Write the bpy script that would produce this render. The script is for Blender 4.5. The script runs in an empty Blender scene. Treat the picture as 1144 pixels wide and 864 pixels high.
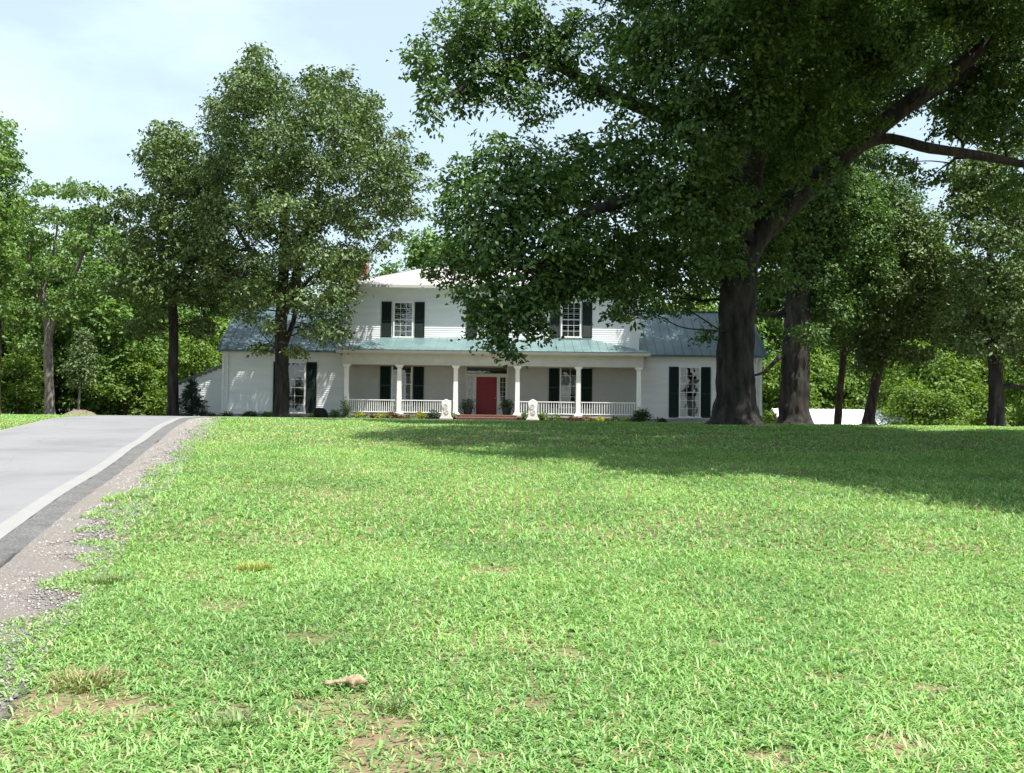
import bpy, math, random
import numpy as np
from mathutils import Vector, Matrix

# ------------------------------------------------------------------ camera, sky, sun, exposure
SC = bpy.context.scene
COL = SC.collection
W0, H0, F = 1144.0, 864.0, 1144.0
EYE = Vector((0, 0, 1.6))
PITCH = math.atan(46.0 / F)
ROLL = math.radians(0.70)

cd = bpy.data.cameras.new('camera')
cd.sensor_width = 36.0
cd.lens = 36.0 * F / W0
cd.clip_start = 0.1
cd.clip_end = 3000
cam = bpy.data.objects.new('camera', cd)
COL.objects.link(cam)
fwd = Vector((0, math.cos(PITCH), math.sin(PITCH)))
right0 = Vector((1, 0, 0))
up0 = right0.cross(fwd)
rgt = right0 * math.cos(ROLL) + up0 * math.sin(ROLL)
upv = up0 * math.cos(ROLL) - right0 * math.sin(ROLL)
M = Matrix((rgt, upv, -fwd)).transposed().to_4x4()
M.translation = EYE
cam.matrix_world = M
SC.camera = cam


def at(px, py, Y):
    """world point at depth Y seen at pixel (px, py) of the 1144 x 864 photograph"""
    d = fwd * F + rgt * (px - W0 / 2) + upv * (H0 / 2 - py)
    return EYE + d * (Y / d.y)


SUNV = Vector((0.36, -0.28, 1.0)).normalized()
sl = bpy.data.lights.new('sun', 'SUN')
sl.energy = 4.6
sl.angle = math.radians(0.53)
sl.color = (1.0, 0.96, 0.89)
so = bpy.data.objects.new('sun', sl)
so.rotation_euler = SUNV.to_track_quat('Z', 'Y').to_euler()
so.location = (20, -20, 60)
COL.objects.link(so)

wd = bpy.data.worlds.new('World')
SC.world = wd
wd.use_nodes = True
nt = wd.node_tree
nt.nodes.clear()
wo = nt.nodes.new('ShaderNodeOutputWorld')
bg = nt.nodes.new('ShaderNodeBackground')
sky = nt.nodes.new('ShaderNodeTexSky')
sky.sky_type = 'NISHITA'
sky.sun_disc = False
sky.sun_elevation = math.asin(SUNV.z)
sky.sun_rotation = math.atan2(SUNV.x, SUNV.y)
sky.air_density = 1.0
sky.dust_density = 2.2
sky.ozone_density = 1.0
bg.inputs['Strength'].default_value = 0.102
tc = nt.nodes.new('ShaderNodeTexCoord')
mp = nt.nodes.new('ShaderNodeMapping')
mp.inputs['Scale'].default_value = (1.0, 1.0, 2.6)
mp.inputs['Location'].default_value = (0.35, 0.1, 0.2)
nz = nt.nodes.new('ShaderNodeTexNoise')
nz.inputs['Scale'].default_value = 3.2
nz.inputs['Detail'].default_value = 6
nz.inputs['Roughness'].default_value = 0.55
cr = nt.nodes.new('ShaderNodeValToRGB')
cr.color_ramp.elements[0].position = 0.47
cr.color_ramp.elements[0].color = (0.50, 0.50, 0.50, 1)
cr.color_ramp.elements[1].position = 0.68
cr.color_ramp.elements[1].color = (0.80, 0.80, 0.80, 1)
mx = nt.nodes.new('ShaderNodeMixRGB')
mx.inputs['Color2'].default_value = (4.9, 5.95, 6.25, 1)
L = nt.links.new
L(tc.outputs['Generated'], mp.inputs['Vector'])
L(mp.outputs['Vector'], nz.inputs['Vector'])
L(nz.outputs['Fac'], cr.inputs['Fac'])
L(cr.outputs['Color'], mx.inputs['Fac'])
L(sky.outputs['Color'], mx.inputs['Color1'])
L(mx.outputs['Color'], bg.inputs['Color'])
L(bg.outputs['Background'], wo.inputs['Surface'])

vs = SC.view_settings
vs.view_transform = 'Standard'
vs.look = 'None'
vs.gamma = 1.0
vs.use_curve_mapping = False
vs.exposure = 1.08
SC.cycles.max_bounces = 6
SC.cycles.diffuse_bounces = 3
SC.cycles.glossy_bounces = 2
SC.cycles.transmission_bounces = 4
SC.cycles.transparent_max_bounces = 8
SC.cycles.caustics_reflective = False
SC.cycles.caustics_refractive = False

# ------------------------------------------------------------------ helpers
RNG = np.random.default_rng(7)
random.seed(7)


class Nodes:
    def __init__(self, name):
        self.m = bpy.data.materials.new(name)
        self.m.use_nodes = True
        self.t = self.m.node_tree
        self.t.nodes.clear()
        self.out = self.n('ShaderNodeOutputMaterial')

    def n(self, typ, **kw):
        x = self.t.nodes.new(typ)
        for k, v in kw.items():
            setattr(x, k, v)
        return x

    def l(self, a, b):
        self.t.links.new(a, b)

    def ramp(self, src, stops):
        r = self.n('ShaderNodeValToRGB')
        e = r.color_ramp.elements
        while len(e) < len(stops):
            e.new(0.5)
        for el, (p, c) in zip(e, stops):
            el.position = p
            el.color = (c[0], c[1], c[2], 1) if not isinstance(c, (int, float)) else (c, c, c, 1)
        self.l(src, r.inputs['Fac'])
        return r.outputs['Color']

    def noise(self, scale, detail=4, rough=0.55, stretch=None, coord='Object', dim=None):
        tcn = self.n('ShaderNodeTexCoord')
        src = tcn.outputs[coord]
        if stretch:
            mpn = self.n('ShaderNodeMapping')
            mpn.inputs['Scale'].default_value = stretch
            self.l(src, mpn.inputs['Vector'])
            src = mpn.outputs['Vector']
        t = self.n('ShaderNodeTexNoise')
        t.inputs['Scale'].default_value = scale
        t.inputs['Detail'].default_value = detail
        t.inputs['Roughness'].default_value = rough
        self.l(src, t.inputs['Vector'])
        return t.outputs['Fac']

    def mixc(self, fac, a, b, mode='MIX'):
        x = self.n('ShaderNodeMixRGB', blend_type=mode)
        for s, v in (('Fac', fac), ('Color1', a), ('Color2', b)):
            if isinstance(v, (int, float)):
                x.inputs[s].default_value = v
            elif isinstance(v, tuple):
                x.inputs[s].default_value = (*v[:3], 1)
            else:
                self.l(v, x.inputs[s])
        return x.outputs['Color']

    def bump(self, h, strength=0.4, dist=0.02):
        b = self.n('ShaderNodeBump')
        b.inputs['Strength'].default_value = strength
        b.inputs['Distance'].default_value = dist
        self.l(h, b.inputs['Height'])
        return b.outputs['Normal']

    def principled(self, col, rough=0.7, spec=0.3, metal=0.0, normal=None):
        p = self.n('ShaderNodeBsdfPrincipled')
        if isinstance(col, tuple):
            p.inputs['Base Color'].default_value = (*col[:3], 1)
        else:
            self.l(col, p.inputs['Base Color'])
        if isinstance(rough, (int, float)):
            p.inputs['Roughness'].default_value = rough
        else:
            self.l(rough, p.inputs['Roughness'])
        p.inputs['Specular IOR Level'].default_value = spec
        p.inputs['Metallic'].default_value = metal
        if normal is not None:
            self.l(normal, p.inputs['Normal'])
        self.l(p.outputs['BSDF'], self.out.inputs['Surface'])
        return p


def mat_painted(name, c, var=0.12, rough=0.6, scale=2.0, spec=0.3, stretch=None):
    n = Nodes(name)
    f = n.noise(scale, 5, 0.6, stretch)
    c2 = tuple(x * (1 - var) for x in c)
    col = n.ramp(f, [(0.35, c2), (0.62, c)])
    n.principled(col, rough, spec)
    return n.m


def mat_leaf(name, stops, trans=0.3, gloss=0.06, patch=None, patch_scale=0.35, tcol=None, vr=((0.78, 0.80, 0.78), (1.15, 1.12, 1.05))):
    n = Nodes(name)
    g = n.n('ShaderNodeNewGeometry')
    col = n.ramp(g.outputs['Random Per Island'], stops)
    f = n.noise(patch_scale, 3, 0.5)
    v = n.ramp(f, [(0.33, vr[0]), (0.62, vr[1])])
    col = n.mixc(1.0, col, v, 'MULTIPLY')
    if patch is not None:
        f2 = n.noise(patch[1], 4, 0.6)
        k = n.ramp(f2, [(patch[2], 0.0), (patch[3], 1.0)])
        col = n.mixc(k, col, patch[0])
    d = n.n('ShaderNodeBsdfDiffuse')
    n.l(col, d.inputs['Color'])
    t = n.n('ShaderNodeBsdfTranslucent')
    tc_ = n.mixc(1.0, col, tcol or (1.25, 1.35, 0.6), 'MULTIPLY')
    n.l(tc_, t.inputs['Color'])
    m1 = n.n('ShaderNodeMixShader')
    m1.inputs[0].default_value = trans
    n.l(d.outputs[0], m1.inputs[1])
    n.l(t.outputs[0], m1.inputs[2])
    gl = n.n('ShaderNodeBsdfGlossy')
    gl.inputs['Roughness'].default_value = 0.55
    gl.inputs['Color'].default_value = (0.9, 0.95, 0.9, 1)
    m2 = n.n('ShaderNodeMixShader')
    m2.inputs[0].default_value = gloss * 0.5
    n.l(m1.outputs[0], m2.inputs[1])
    n.l(gl.outputs[0], m2.inputs[2])
    n.l(m2.outputs[0], n.out.inputs['Surface'])
    return n.m


def mat_bark(name, a, b, scale=5.0):
    n = Nodes(name)
    f = n.noise(scale, 6, 0.65, (1, 1, 0.22))
    f2 = n.noise(0.9, 4, 0.6)
    col = n.ramp(f, [(0.36, a), (0.64, b)])
    lich = n.ramp(f2, [(0.5, (1, 1, 1)), (0.72, (1.35, 1.38, 1.3))])
    col = n.mixc(1.0, col, lich, 'MULTIPLY')
    n.principled(col, 0.92, 0.15, normal=n.bump(f, 0.9, 0.05))
    return n.m


MAT = {}
MAT['clapboard'] = mat_painted('white_clapboard_paint', (0.80, 0.815, 0.825), 0.10, 0.55, 1.2, stretch=(0.4, 1, 3))
MAT['white'] = mat_painted('white_trim_paint', (0.80, 0.80, 0.78), 0.06, 0.5, 3)
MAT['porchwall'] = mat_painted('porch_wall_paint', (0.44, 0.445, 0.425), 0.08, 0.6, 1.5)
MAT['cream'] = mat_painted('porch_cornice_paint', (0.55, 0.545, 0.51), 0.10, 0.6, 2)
MAT['shutter'] = mat_painted('dark_green_shutter_paint', (0.010, 0.024, 0.020), 0.3, 0.45, 4)
MAT['door'] = mat_painted('red_door_paint', (0.20, 0.006, 0.016), 0.2, 0.4, 3)
MAT['tealroof'] = mat_painted('blue_green_metal_roof', (0.080, 0.135, 0.155), 0.32, 0.42, 0.9, 0.5)
MAT['porchroof'] = mat_painted('pale_green_metal_porch_roof', (0.130, 0.205, 0.208), 0.24, 0.42, 1.2, 0.5)
MAT['paleroof'] = mat_painted('pale_metal_roof', (0.40, 0.365, 0.365), 0.12, 0.5, 1.0, 0.4)
MAT['stone'] = mat_painted('white_carved_stone', (0.74, 0.73, 0.72), 0.14, 0.8, 6)
MAT['dark'] = mat_painted('unlit_room_shade', (0.016, 0.017, 0.018), 0.3, 0.9, 3)  # near-black colour stands in for the shade of rooms behind the windows
MAT['curtain_and_reflection'] = mat_painted('pale_curtain_and_reflection', (0.50, 0.50, 0.48), 0.12, 0.9, 7)  # curtain cloth, also used for the painted reflection in one window
MAT['pot'] = mat_painted('dark_clay_pot', (0.035, 0.03, 0.028), 0.3, 0.7, 8)
MAT['boulder'] = mat_painted('black_boulder', (0.018, 0.018, 0.02), 0.4, 0.8, 6)
MAT['barnroof'] = mat_painted('white_ribbed_metal', (0.74, 0.74, 0.74), 0.12, 0.45, 0.8, 0.4)
MAT['barnwall'] = mat_painted('grey_metal_siding', (0.45, 0.45, 0.45), 0.15, 0.6, 1)
MAT['brass'] = mat_painted('brass', (0.45, 0.32, 0.10), 0.2, 0.35, 5, 0.5)
MAT['dryleaf'] = mat_painted('dry_leaf_brown', (0.40, 0.31, 0.19), 0.55, 0.85, 45)

n = Nodes('window_glass')
lw = n.n('ShaderNodeFresnel')
lw.inputs['IOR'].default_value = 1.6
tr = n.n('ShaderNodeBsdfTransparent')
tr.inputs['Color'].default_value = (0.72, 0.76, 0.77, 1)
gl = n.n('ShaderNodeBsdfGlossy')
gl.inputs['Roughness'].default_value = 0.015
bf = n.noise(1.3, 2, 0.4)
n.l(n.bump(bf, 0.12, 0.05), gl.inputs['Normal'])
add = n.n('ShaderNodeMath', operation='ADD')
add.inputs[1].default_value = 0.10
n.l(lw.outputs[0], add.inputs[0])
mxs = n.n('ShaderNodeMixShader')
n.l(add.outputs[0], mxs.inputs[0])
n.l(tr.outputs[0], mxs.inputs[1])
n.l(gl.outputs[0], mxs.inputs[2])
n.l(mxs.outputs[0], n.out.inputs['Surface'])
MAT['glass'] = n.m


def mat_brick(name, a, b, mortar, scale=1.0):
    n = Nodes(name)
    tcn = n.n('ShaderNodeTexCoord')
    br = n.n('ShaderNodeTexBrick')
    mpn = n.n('ShaderNodeMapping')
    mpn.inputs['Rotation'].default_value = (math.radians(90), 0, 0)
    n.l(tcn.outputs['Object'], mpn.inputs['Vector'])
    n.l(mpn.outputs['Vector'], br.inputs['Vector'])
    br.inputs['Scale'].default_value = scale
    br.inputs['Brick Width'].default_value = 0.22
    br.inputs['Row Height'].default_value = 0.075
    br.inputs['Mortar Size'].default_value = 0.008
    br.inputs['Color1'].default_value = (*a, 1)
    br.inputs['Color2'].default_value = (*b, 1)
    br.inputs['Mortar'].default_value = (*mortar, 1)
    f = n.noise(9, 4)
    col = n.mixc(1.0, br.outputs['Color'], n.ramp(f, [(0.3, 0.75), (0.7, 1.15)]), 'MULTIPLY')
    n.principled(col, 0.85, 0.2)
    return n.m


MAT['brick'] = mat_brick('red_brick', (0.30, 0.10, 0.075), (0.22, 0.08, 0.06), (0.35, 0.32, 0.29))
MAT['foundation'] = mat_painted('painted_foundation', (0.40, 0.38, 0.36), 0.25, 0.85, 3)

MAT['oak'] = mat_leaf('oak_leaves', [(0.0, (0.044, 0.096, 0.027)), (0.5, (0.074, 0.150, 0.040)), (0.85, (0.121, 0.209, 0.051)), (1.0, (0.176, 0.262, 0.077))], 0.26, 0.05)
MAT['grey_oak'] = mat_leaf('greyish_oak_leaves', [(0.0, (0.048, 0.083, 0.023)), (0.5, (0.079, 0.134, 0.037)), (1.0, (0.149, 0.215, 0.069))], 0.22, 0.07)
MAT['light_leaf'] = mat_leaf('light_green_leaves', [(0.0, (0.064, 0.127, 0.030)), (0.5, (0.108, 0.204, 0.050)), (1.0, (0.196, 0.294, 0.085))], 0.34, 0.05)
MAT['wood_leaf'] = mat_leaf('woodland_leaves', [(0.0, (0.058, 0.119, 0.029)), (0.5, (0.107, 0.203, 0.046)), (1.0, (0.190, 0.297, 0.074))], 0.34, 0.04)
MAT['bright_leaf'] = mat_leaf('sunny_bush_leaves', [(0.0, (0.079, 0.152, 0.025)), (0.5, (0.125, 0.216, 0.039)), (1.0, (0.212, 0.304, 0.057))], 0.38, 0.04)
MAT['conifer'] = mat_leaf('blue_green_needles', [(0.0, (0.020, 0.042, 0.030)), (1.0, (0.055, 0.090, 0.065))], 0.15, 0.04)
MAT['dark_leaf'] = mat_leaf('dark_shrub_leaves', [(0.0, (0.020, 0.044, 0.015)), (0.6, (0.039, 0.077, 0.024)), (1.0, (0.077, 0.127, 0.044))], 0.2, 0.05)
MAT['yellow_leaf'] = mat_leaf('yellow_green_leaves', [(0.0, (0.16, 0.20, 0.02)), (0.6, (0.34, 0.36, 0.03)), (1.0, (0.48, 0.44, 0.04))], 0.3, 0.04)
MAT['hosta_leaf'] = mat_leaf('pale_hosta_leaves', [(0.0, (0.09, 0.15, 0.06)), (0.6, (0.16, 0.24, 0.10)), (1.0, (0.30, 0.36, 0.20))], 0.3, 0.05)
MAT['red_leaf'] = mat_leaf('bronze_leaves', [(0.0, (0.09, 0.05, 0.025)), (0.6, (0.18, 0.10, 0.04)), (1.0, (0.16, 0.20, 0.06))], 0.25, 0.05, tcol=(1.2, 1.0, 0.7))
MAT['bark'] = mat_bark('oak_bark', (0.016, 0.0145, 0.0135), (0.058, 0.052, 0.047), 4.5)
MAT['pale_bark'] = mat_bark('pale_bark', (0.09, 0.08, 0.07), (0.24, 0.22, 0.19), 4)
MAT['brown_bark'] = mat_bark('brown_bark', (0.035, 0.026, 0.022), (0.095, 0.070, 0.060), 6)


def tag(o, label=None, cat=None, group=None, kind=None):
    if label:
        o['label'] = label
    if cat:
        o['category'] = cat
    if group:
        o['group'] = group
    if kind:
        o['kind'] = kind
    return o


def empty(name, loc):
    o = bpy.data.objects.new(name, None)
    o.empty_display_size = 0.3
    COL.objects.link(o)
    o.location = loc
    return o


def wloc(o):
    v = Vector((0, 0, 0))
    while o is not None:
        v += o.location
        o = o.parent
    return v


def np_obj(name, V, Fc, mat, parent=None, loc=None, smooth=False):
    """fast mesh from numpy arrays (world coordinates); Fc (m,k) with one k"""
    V = np.asarray(V, dtype=np.float64)
    Fc = np.asarray(Fc, dtype=np.int32)
    off = np.array(wloc(parent) if parent else (loc or (0, 0, 0)))
    me = bpy.data.meshes.new(name)
    me.vertices.add(len(V))
    me.vertices.foreach_set('co', (V - off).astype(np.float32).ravel())
    k = Fc.shape[1]
    me.loops.add(Fc.size)
    me.loops.foreach_set('vertex_index', Fc.ravel())
    me.polygons.add(len(Fc))
    me.polygons.foreach_set('loop_start', np.arange(len(Fc), dtype=np.int32) * k)
    me.polygons.foreach_set('loop_total', np.full(len(Fc), k, dtype=np.int32))
    if smooth:
        me.polygons.foreach_set('use_smooth', np.ones(len(Fc), dtype=bool))
    me.update(calc_edges=True)
    me.materials.append(mat)
    o = bpy.data.objects.new(name, me)
    COL.objects.link(o)
    if parent:
        o.parent = parent
    elif loc is not None:
        o.location = loc
    return o


class MB:
    """collects simple shapes in world coordinates; build() links ONE mesh object"""

    def __init__(self):
        self.v, self.f = [], []

    def poly(self, pts, faces):
        b = len(self.v)
        self.v += [tuple(p) for p in pts]
        self.f += [tuple(b + i for i in q) for q in faces]
        return self

    def box(self, x0, x1, y0, y1, z0, z1):
        p = [(x0, y0, z0), (x1, y0, z0), (x1, y1, z0), (x0, y1, z0), (x0, y0, z1), (x1, y0, z1), (x1, y1, z1), (x0, y1, z1)]
        return self.poly(p, [(3, 2, 1, 0), (4, 5, 6, 7), (0, 1, 5, 4), (1, 2, 6, 5), (2, 3, 7, 6), (3, 0, 4, 7)])

    def taper(self, cx, cy, z0, z1, w0, w1):
        p = []
        for z, w in ((z0, w0), (z1, w1)):
            p += [(cx - w, cy - w, z), (cx + w, cy - w, z), (cx + w, cy + w, z), (cx - w, cy + w, z)]
        return self.poly(p, [(3, 2, 1, 0), (4, 5, 6, 7), (0, 1, 5, 4), (1, 2, 6, 5), (2, 3, 7, 6), (3, 0, 4, 7)])

    def bar(self, a, b, w, h=None):
        """square bar from a to b"""
        a, b = Vector(a), Vector(b)
        h = h or w
        d = (b - a).normalized()
        s = d.cross(Vector((0, 0, 1)))
        if s.length < 1e-4:
            s = Vector((1, 0, 0))
        s.normalize()
        u = s.cross(d).normalized()
        p = []
        for q in (a, b):
            p += [q - s * w / 2 - u * h / 2, q + s * w / 2 - u * h / 2, q + s * w / 2 + u * h / 2, q - s * w / 2 + u * h / 2]
        return self.poly(p, [(3, 2, 1, 0), (4, 5, 6, 7), (0, 1, 5, 4), (1, 2, 6, 5), (2, 3, 7, 6), (3, 0, 4, 7)])

    def prism_y(self, prof, y0, y1):
        """profile of (x, z) extruded along y"""
        m = len(prof)
        p = [(x, y0, z) for x, z in prof] + [(x, y1, z) for x, z in prof]
        f = [tuple(range(m)), tuple(range(2 * m - 1, m - 1, -1))]
        f += [(i, i + m, (i + 1) % m + m, (i + 1) % m) for i in range(m)]
        return self.poly(p, f)

    def lathe(self, cx, cy, prof, seg=20):
        b = len(self.v)
        for r, z in prof:
            for i in range(seg):
                t = 2 * math.pi * i / seg
                self.v.append((cx + r * math.cos(t), cy + r * math.sin(t), z))
        for j in range(len(prof) - 1):
            for i in range(seg):
                k = (i + 1) % seg
                self.f.append((b + j * seg + i, b + j * seg + k, b + (j + 1) * seg + k, b + (j + 1) * seg + i))
        self.f.append(tuple(b + (len(prof) - 1) * seg + i for i in range(seg)))
        self.f.append(tuple(b + i for i in range(seg - 1, -1, -1)))
        return self

    def build(self, name, mat, parent=None, loc=None, smooth=False, bevel=0):
        off = wloc(parent) if parent else Vector(loc or (0, 0, 0))
        me = bpy.data.meshes.new(name)
        me.from_pydata([(x - off.x, y - off.y, z - off.z) for x, y, z in self.v], [], self.f)
        me.update()
        me.materials.append(mat)
        if smooth:
            me.polygons.foreach_set('use_smooth', np.ones(len(me.polygons), dtype=bool))
        o = bpy.data.objects.new(name, me)
        COL.objects.link(o)
        if parent:
            o.parent = parent
        elif loc is not None:
            o.location = loc
        if bevel:
            bv = o.modifiers.new('bevel', 'BEVEL')
            bv.width = bevel
            bv.segments = 2
        return o


def copy_tree(o, parent=None):
    c = o.copy()
    COL.objects.link(c)
    if parent is not None:
        c.parent = parent
    for ch in list(o.children):
        copy_tree(ch, c)
    return c


# value noise in numpy
_H = RNG.random((64, 64, 64))


def vnoise(P, scale):
    q = np.asarray(P) * scale + 1000.0
    i = np.floor(q).astype(int)
    f = q - i
    f = f * f * (3 - 2 * f)
    r = 0
    for dx in (0, 1):
        for dy in (0, 1):
            for dz in (0, 1):
                w = (f[:, 0] if dx else 1 - f[:, 0]) * (f[:, 1] if dy else 1 - f[:, 1]) * (f[:, 2] if dz else 1 - f[:, 2])
                r = r + w * _H[(i[:, 0] + dx) % 64, (i[:, 1] + dy) % 64, (i[:, 2] + dz) % 64]
    return r


# ------------------------------------------------------------------ terrain
_ty = np.arange(-60, 421, 0.5)
_ts = np.interp(_ty, [-60, 23, 36, 57, 75, 420], [0.06, 0.06, 0.0075, 0.004, 0.0, 0.0])
_tz = np.concatenate([[0], np.cumsum((_ts[1:] + _ts[:-1]) / 2 * 0.5)])
_tz -= np.interp(0, _ty, _tz)


def sstep(t):
    t = np.clip(t, 0, 1)
    return t * t * (3 - 2 * t)


def ground_z(x, y):
    x = np.asarray(x, dtype=float)
    y = np.asarray(y, dtype=float)
    z = np.interp(y, _ty, _tz)
    z = z - 2.4 * sstep((y - 57) / 18) * sstep((x - 15) / 7)
    z = z - 0.16 * sstep((y - 39) / 4) * sstep((x + 1) / 5) * (1 - sstep((y - 50) / 5))
    z = z + 0.025 * np.sin(x * 0.9 + 1.3 * np.sin(y * 0.5)) * np.sin(y * 0.7) * np.exp(-((y - 12) / 16) ** 2)
    return z


def gz(x, y):
    return float(ground_z(x, y))


# drive: centre line and half width
ROADC = [(-0.3, -14), (-2.3, -6), (-5.3, 6), (-7.8, 16), (-10.3, 26), (-11.6, 31.5), (-11.5, 36), (-9.0, 39.5), (-4, 41.2), (4, 42.2), (16, 43), (34, 44)]


def spline(pts, n=12):
    P = [np.array(p, dtype=float) for p in pts]
    P = [2 * P[0] - P[1]] + P + [2 * P[-1] - P[-2]]
    out = []
    for i in range(1, len(P) - 2):
        for k in range(n):
            t = k / n
            out.append(0.5 * ((2 * P[i]) + (-P[i - 1] + P[i + 1]) * t + (2 * P[i - 1] - 5 * P[i] + 4 * P[i + 1] - P[i + 2]) * t * t + (-P[i - 1] + 3 * P[i] - 3 * P[i + 1] + P[i + 2]) * t ** 3))
    out.append(P[-2])
    return np.array(out)


RC = spline(ROADC, 14)
_d = np.gradient(RC, axis=0)
RN = np.stack([_d[:, 1], -_d[:, 0]], 1)
RN /= np.linalg.norm(RN, axis=1)[:, None]      # points to the right of the drive


def road_offset(x, y):
    """signed sideways distance to the drive's centre line"""
    x = np.asarray(x, dtype=float)
    y = np.asarray(y, dtype=float)
    best = np.full(x.shape, 1e9)
    off = np.zeros(x.shape)
    for c, nn in zip(RC, RN):
        dx, dy = x - c[0], y - c[1]
        dd = dx * dx + dy * dy
        s = dx * nn[0] + dy * nn[1]
        m = dd < best
        off = np.where(m, np.where(s >= 0, np.sqrt(dd), -np.sqrt(dd)), off)
        best = np.where(m, dd, best)
    return off


# ground sheet
xs = np.concatenate([np.linspace(-400, -60, 18)[:-1], np.linspace(-60, -14, 36)[:-1], np.linspace(-14, 16, 151)[:-1], np.linspace(16, 60, 34)[:-1], np.linspace(60, 400, 18)])
ys = np.concatenate([np.linspace(-60, 0, 20)[:-1], np.linspace(0, 62, 240)[:-1], np.linspace(62, 100, 40)[:-1], np.linspace(100, 420, 30)])
GX, GY = np.meshgrid(xs, ys)
GZ = ground_z(GX, GY)
GZ = GZ - 0.06 * (np.abs(road_offset(GX, GY)) < 1.5)
nx, ny = len(xs), len(ys)
ii = np.arange(nx * ny).reshape(ny, nx)
quads = np.stack([ii[:-1, :-1], ii[:-1, 1:], ii[1:, 1:], ii[1:, :-1]], -1).reshape(-1, 4)

n = Nodes('lawn_soil')
f1 = n.noise(0.8, 5, 0.6)
f2 = n.noise(9, 6, 0.7)
f3 = n.noise(60, 3, 0.7)
green = n.ramp(f2, [(0.3, (0.045, 0.085, 0.022)), (0.7, (0.10, 0.17, 0.05))])
soil = n.ramp(f3, [(0.3, (0.15, 0.095, 0.066)), (0.7, (0.30, 0.20, 0.148))])
k = n.ramp(f1, [(0.40, 0.45), (0.62, 0.88)])
col = n.mixc(k, green, soil)
n.principled(col, 0.95, 0.1, normal=n.bump(f3, 0.6, 0.02))
MAT['soil'] = n.m
g = np_obj('ground', np.stack([GX.ravel(), GY.ravel(), GZ.ravel()], 1), quads, MAT['soil'], smooth=True)
tag(g, 'gently rising lawn ground with brown soil between the grass', 'ground', kind='structure')


def strip(name, o0, o1, mat, dz, cols=6, wob=0.0, label=None, cat=None, ragged=0, i0=0, i1=None, dz1=None):
    C, N = RC[i0:i1], RN[i0:i1]
    C = np.repeat(C, 1, axis=0)
    # refine along the length
    t = np.linspace(0, len(C) - 1, len(C) * 4)
    cx = np.interp(t, np.arange(len(C)), C[:, 0])
    cy = np.interp(t, np.arange(len(C)), C[:, 1])
    nx_ = np.interp(t, np.arange(len(C)), N[:, 0])
    ny_ = np.interp(t, np.arange(len(C)), N[:, 1])
    V = []
    for j in range(cols + 1):
        w = j / cols
        o = o0 + (o1 - o0) * w
        oo = np.full(len(t), o)
        if j == cols and ragged:
            oo = oo + ragged * (vnoise(np.stack([cx, cy, cx * 0], 1), 1.1) - 0.5) * 2 + ragged * 0.6 * (vnoise(np.stack([cx, cy, cx * 0 + 5], 1), 4.0) - 0.5) * 2
        x, y = cx + nx_ * oo, cy + ny_ * oo
        d = dz + ((dz1 if dz1 is not None else dz) - dz) * w
        z = ground_z(x, y) + d
        if wob:
            z = z + wob * (vnoise(np.stack([x, y, x * 0], 1), 5.0) - 0.5)
        V.append(np.stack([x, y, z], 1))
    V = np.stack(V, 1)
    m = len(t)
    ix = np.arange(m * (cols + 1)).reshape(m, cols + 1)
    q = np.stack([ix[:-1, :-1], ix[:-1, 1:], ix[1:, 1:], ix[1:, :-1]], -1).reshape(-1, 4)
    o = np_obj(name, V.reshape(-1, 3), q, mat, smooth=True)
    tag(o, label, cat, kind='structure')
    return o


n = Nodes('worn_asphalt')
f1 = n.noise(140, 3, 0.7)
f2 = n.noise(0.55, 5, 0.6)
col = n.ramp(f1, [(0.3, (0.170, 0.170, 0.178)), (0.7, (0.225, 0.224, 0.234))])
st = n.ramp(f2, [(0.33, (0.82, 0.82, 0.83)), (0.5, (0.97, 0.97, 0.97)), (0.7, (1.06, 1.05, 1.04))])
col = n.mixc(1.0, col, st, 'MULTIPLY')
f4 = n.noise(0.5, 3, 0.5, (1, 0.08, 1))
crk = n.ramp(f4, [(0.66, (1, 1, 1)), (0.70, (0.84, 0.84, 0.85)), (0.74, (1, 1, 1))])
col = n.mixc(1.0, col, crk, 'MULTIPLY')
vo = n.n('ShaderNodeTexVoronoi', feature='DISTANCE_TO_EDGE')
vo.inputs['Scale'].default_value = 0.55
tco = n.n('ShaderNodeTexCoord')
wv = n.n('ShaderNodeTexNoise')
wv.inputs['Scale'].default_value = 2.0
wv.inputs['Detail'].default_value = 5
n.l(tco.outputs['Object'], wv.inputs['Vector'])
n.l(n.mixc(0.22, tco.outputs['Object'], wv.outputs['Color'], 'ADD'), vo.inputs['Vector'])
f5 = n.noise(0.35, 3, 0.5)
line = n.ramp(vo.outputs['Distance'], [(0.0, 0.62), (0.009, 1.0)])
col = n.mixc(n.ramp(f5, [(0.48, 0.0), (0.62, 1.0)]), col, n.mixc(1.0, col, line, 'MULTIPLY'))
n.principled(col, 0.9, 0.2, normal=n.bump(f1, 0.3, 0.004))
MAT['asphalt'] = n.m
n = Nodes('pale_edge_band')
f1 = n.noise(90, 3, 0.7)
f2 = n.noise(2.5, 5, 0.7)
col = n.ramp(f1, [(0.3, (0.215, 0.214, 0.21)), (0.7, (0.270, 0.269, 0.262))])
col = n.mixc(1.0, col, n.ramp(f2, [(0.3, 0.93), (0.7, 1.03)]), 'MULTIPLY')
n.principled(col, 0.9, 0.2)
MAT['edgeband'] = n.m
n = Nodes('dark_broken_asphalt')
f1 = n.noise(45, 5, 0.75)
f2 = n.noise(3, 5, 0.7)
col = n.ramp(f1, [(0.3, (0.060, 0.060, 0.061)), (0.5, (0.125, 0.124, 0.123)), (0.72, (0.23, 0.226, 0.22))])
col = n.mixc(1.0, col, n.ramp(f2, [(0.3, 0.8), (0.7, 1.25)]), 'MULTIPLY')
n.principled(col, 0.95, 0.15, normal=n.bump(f1, 0.9, 0.02))
MAT['darkasphalt'] = n.m
n = Nodes('gravel_soil')
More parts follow.
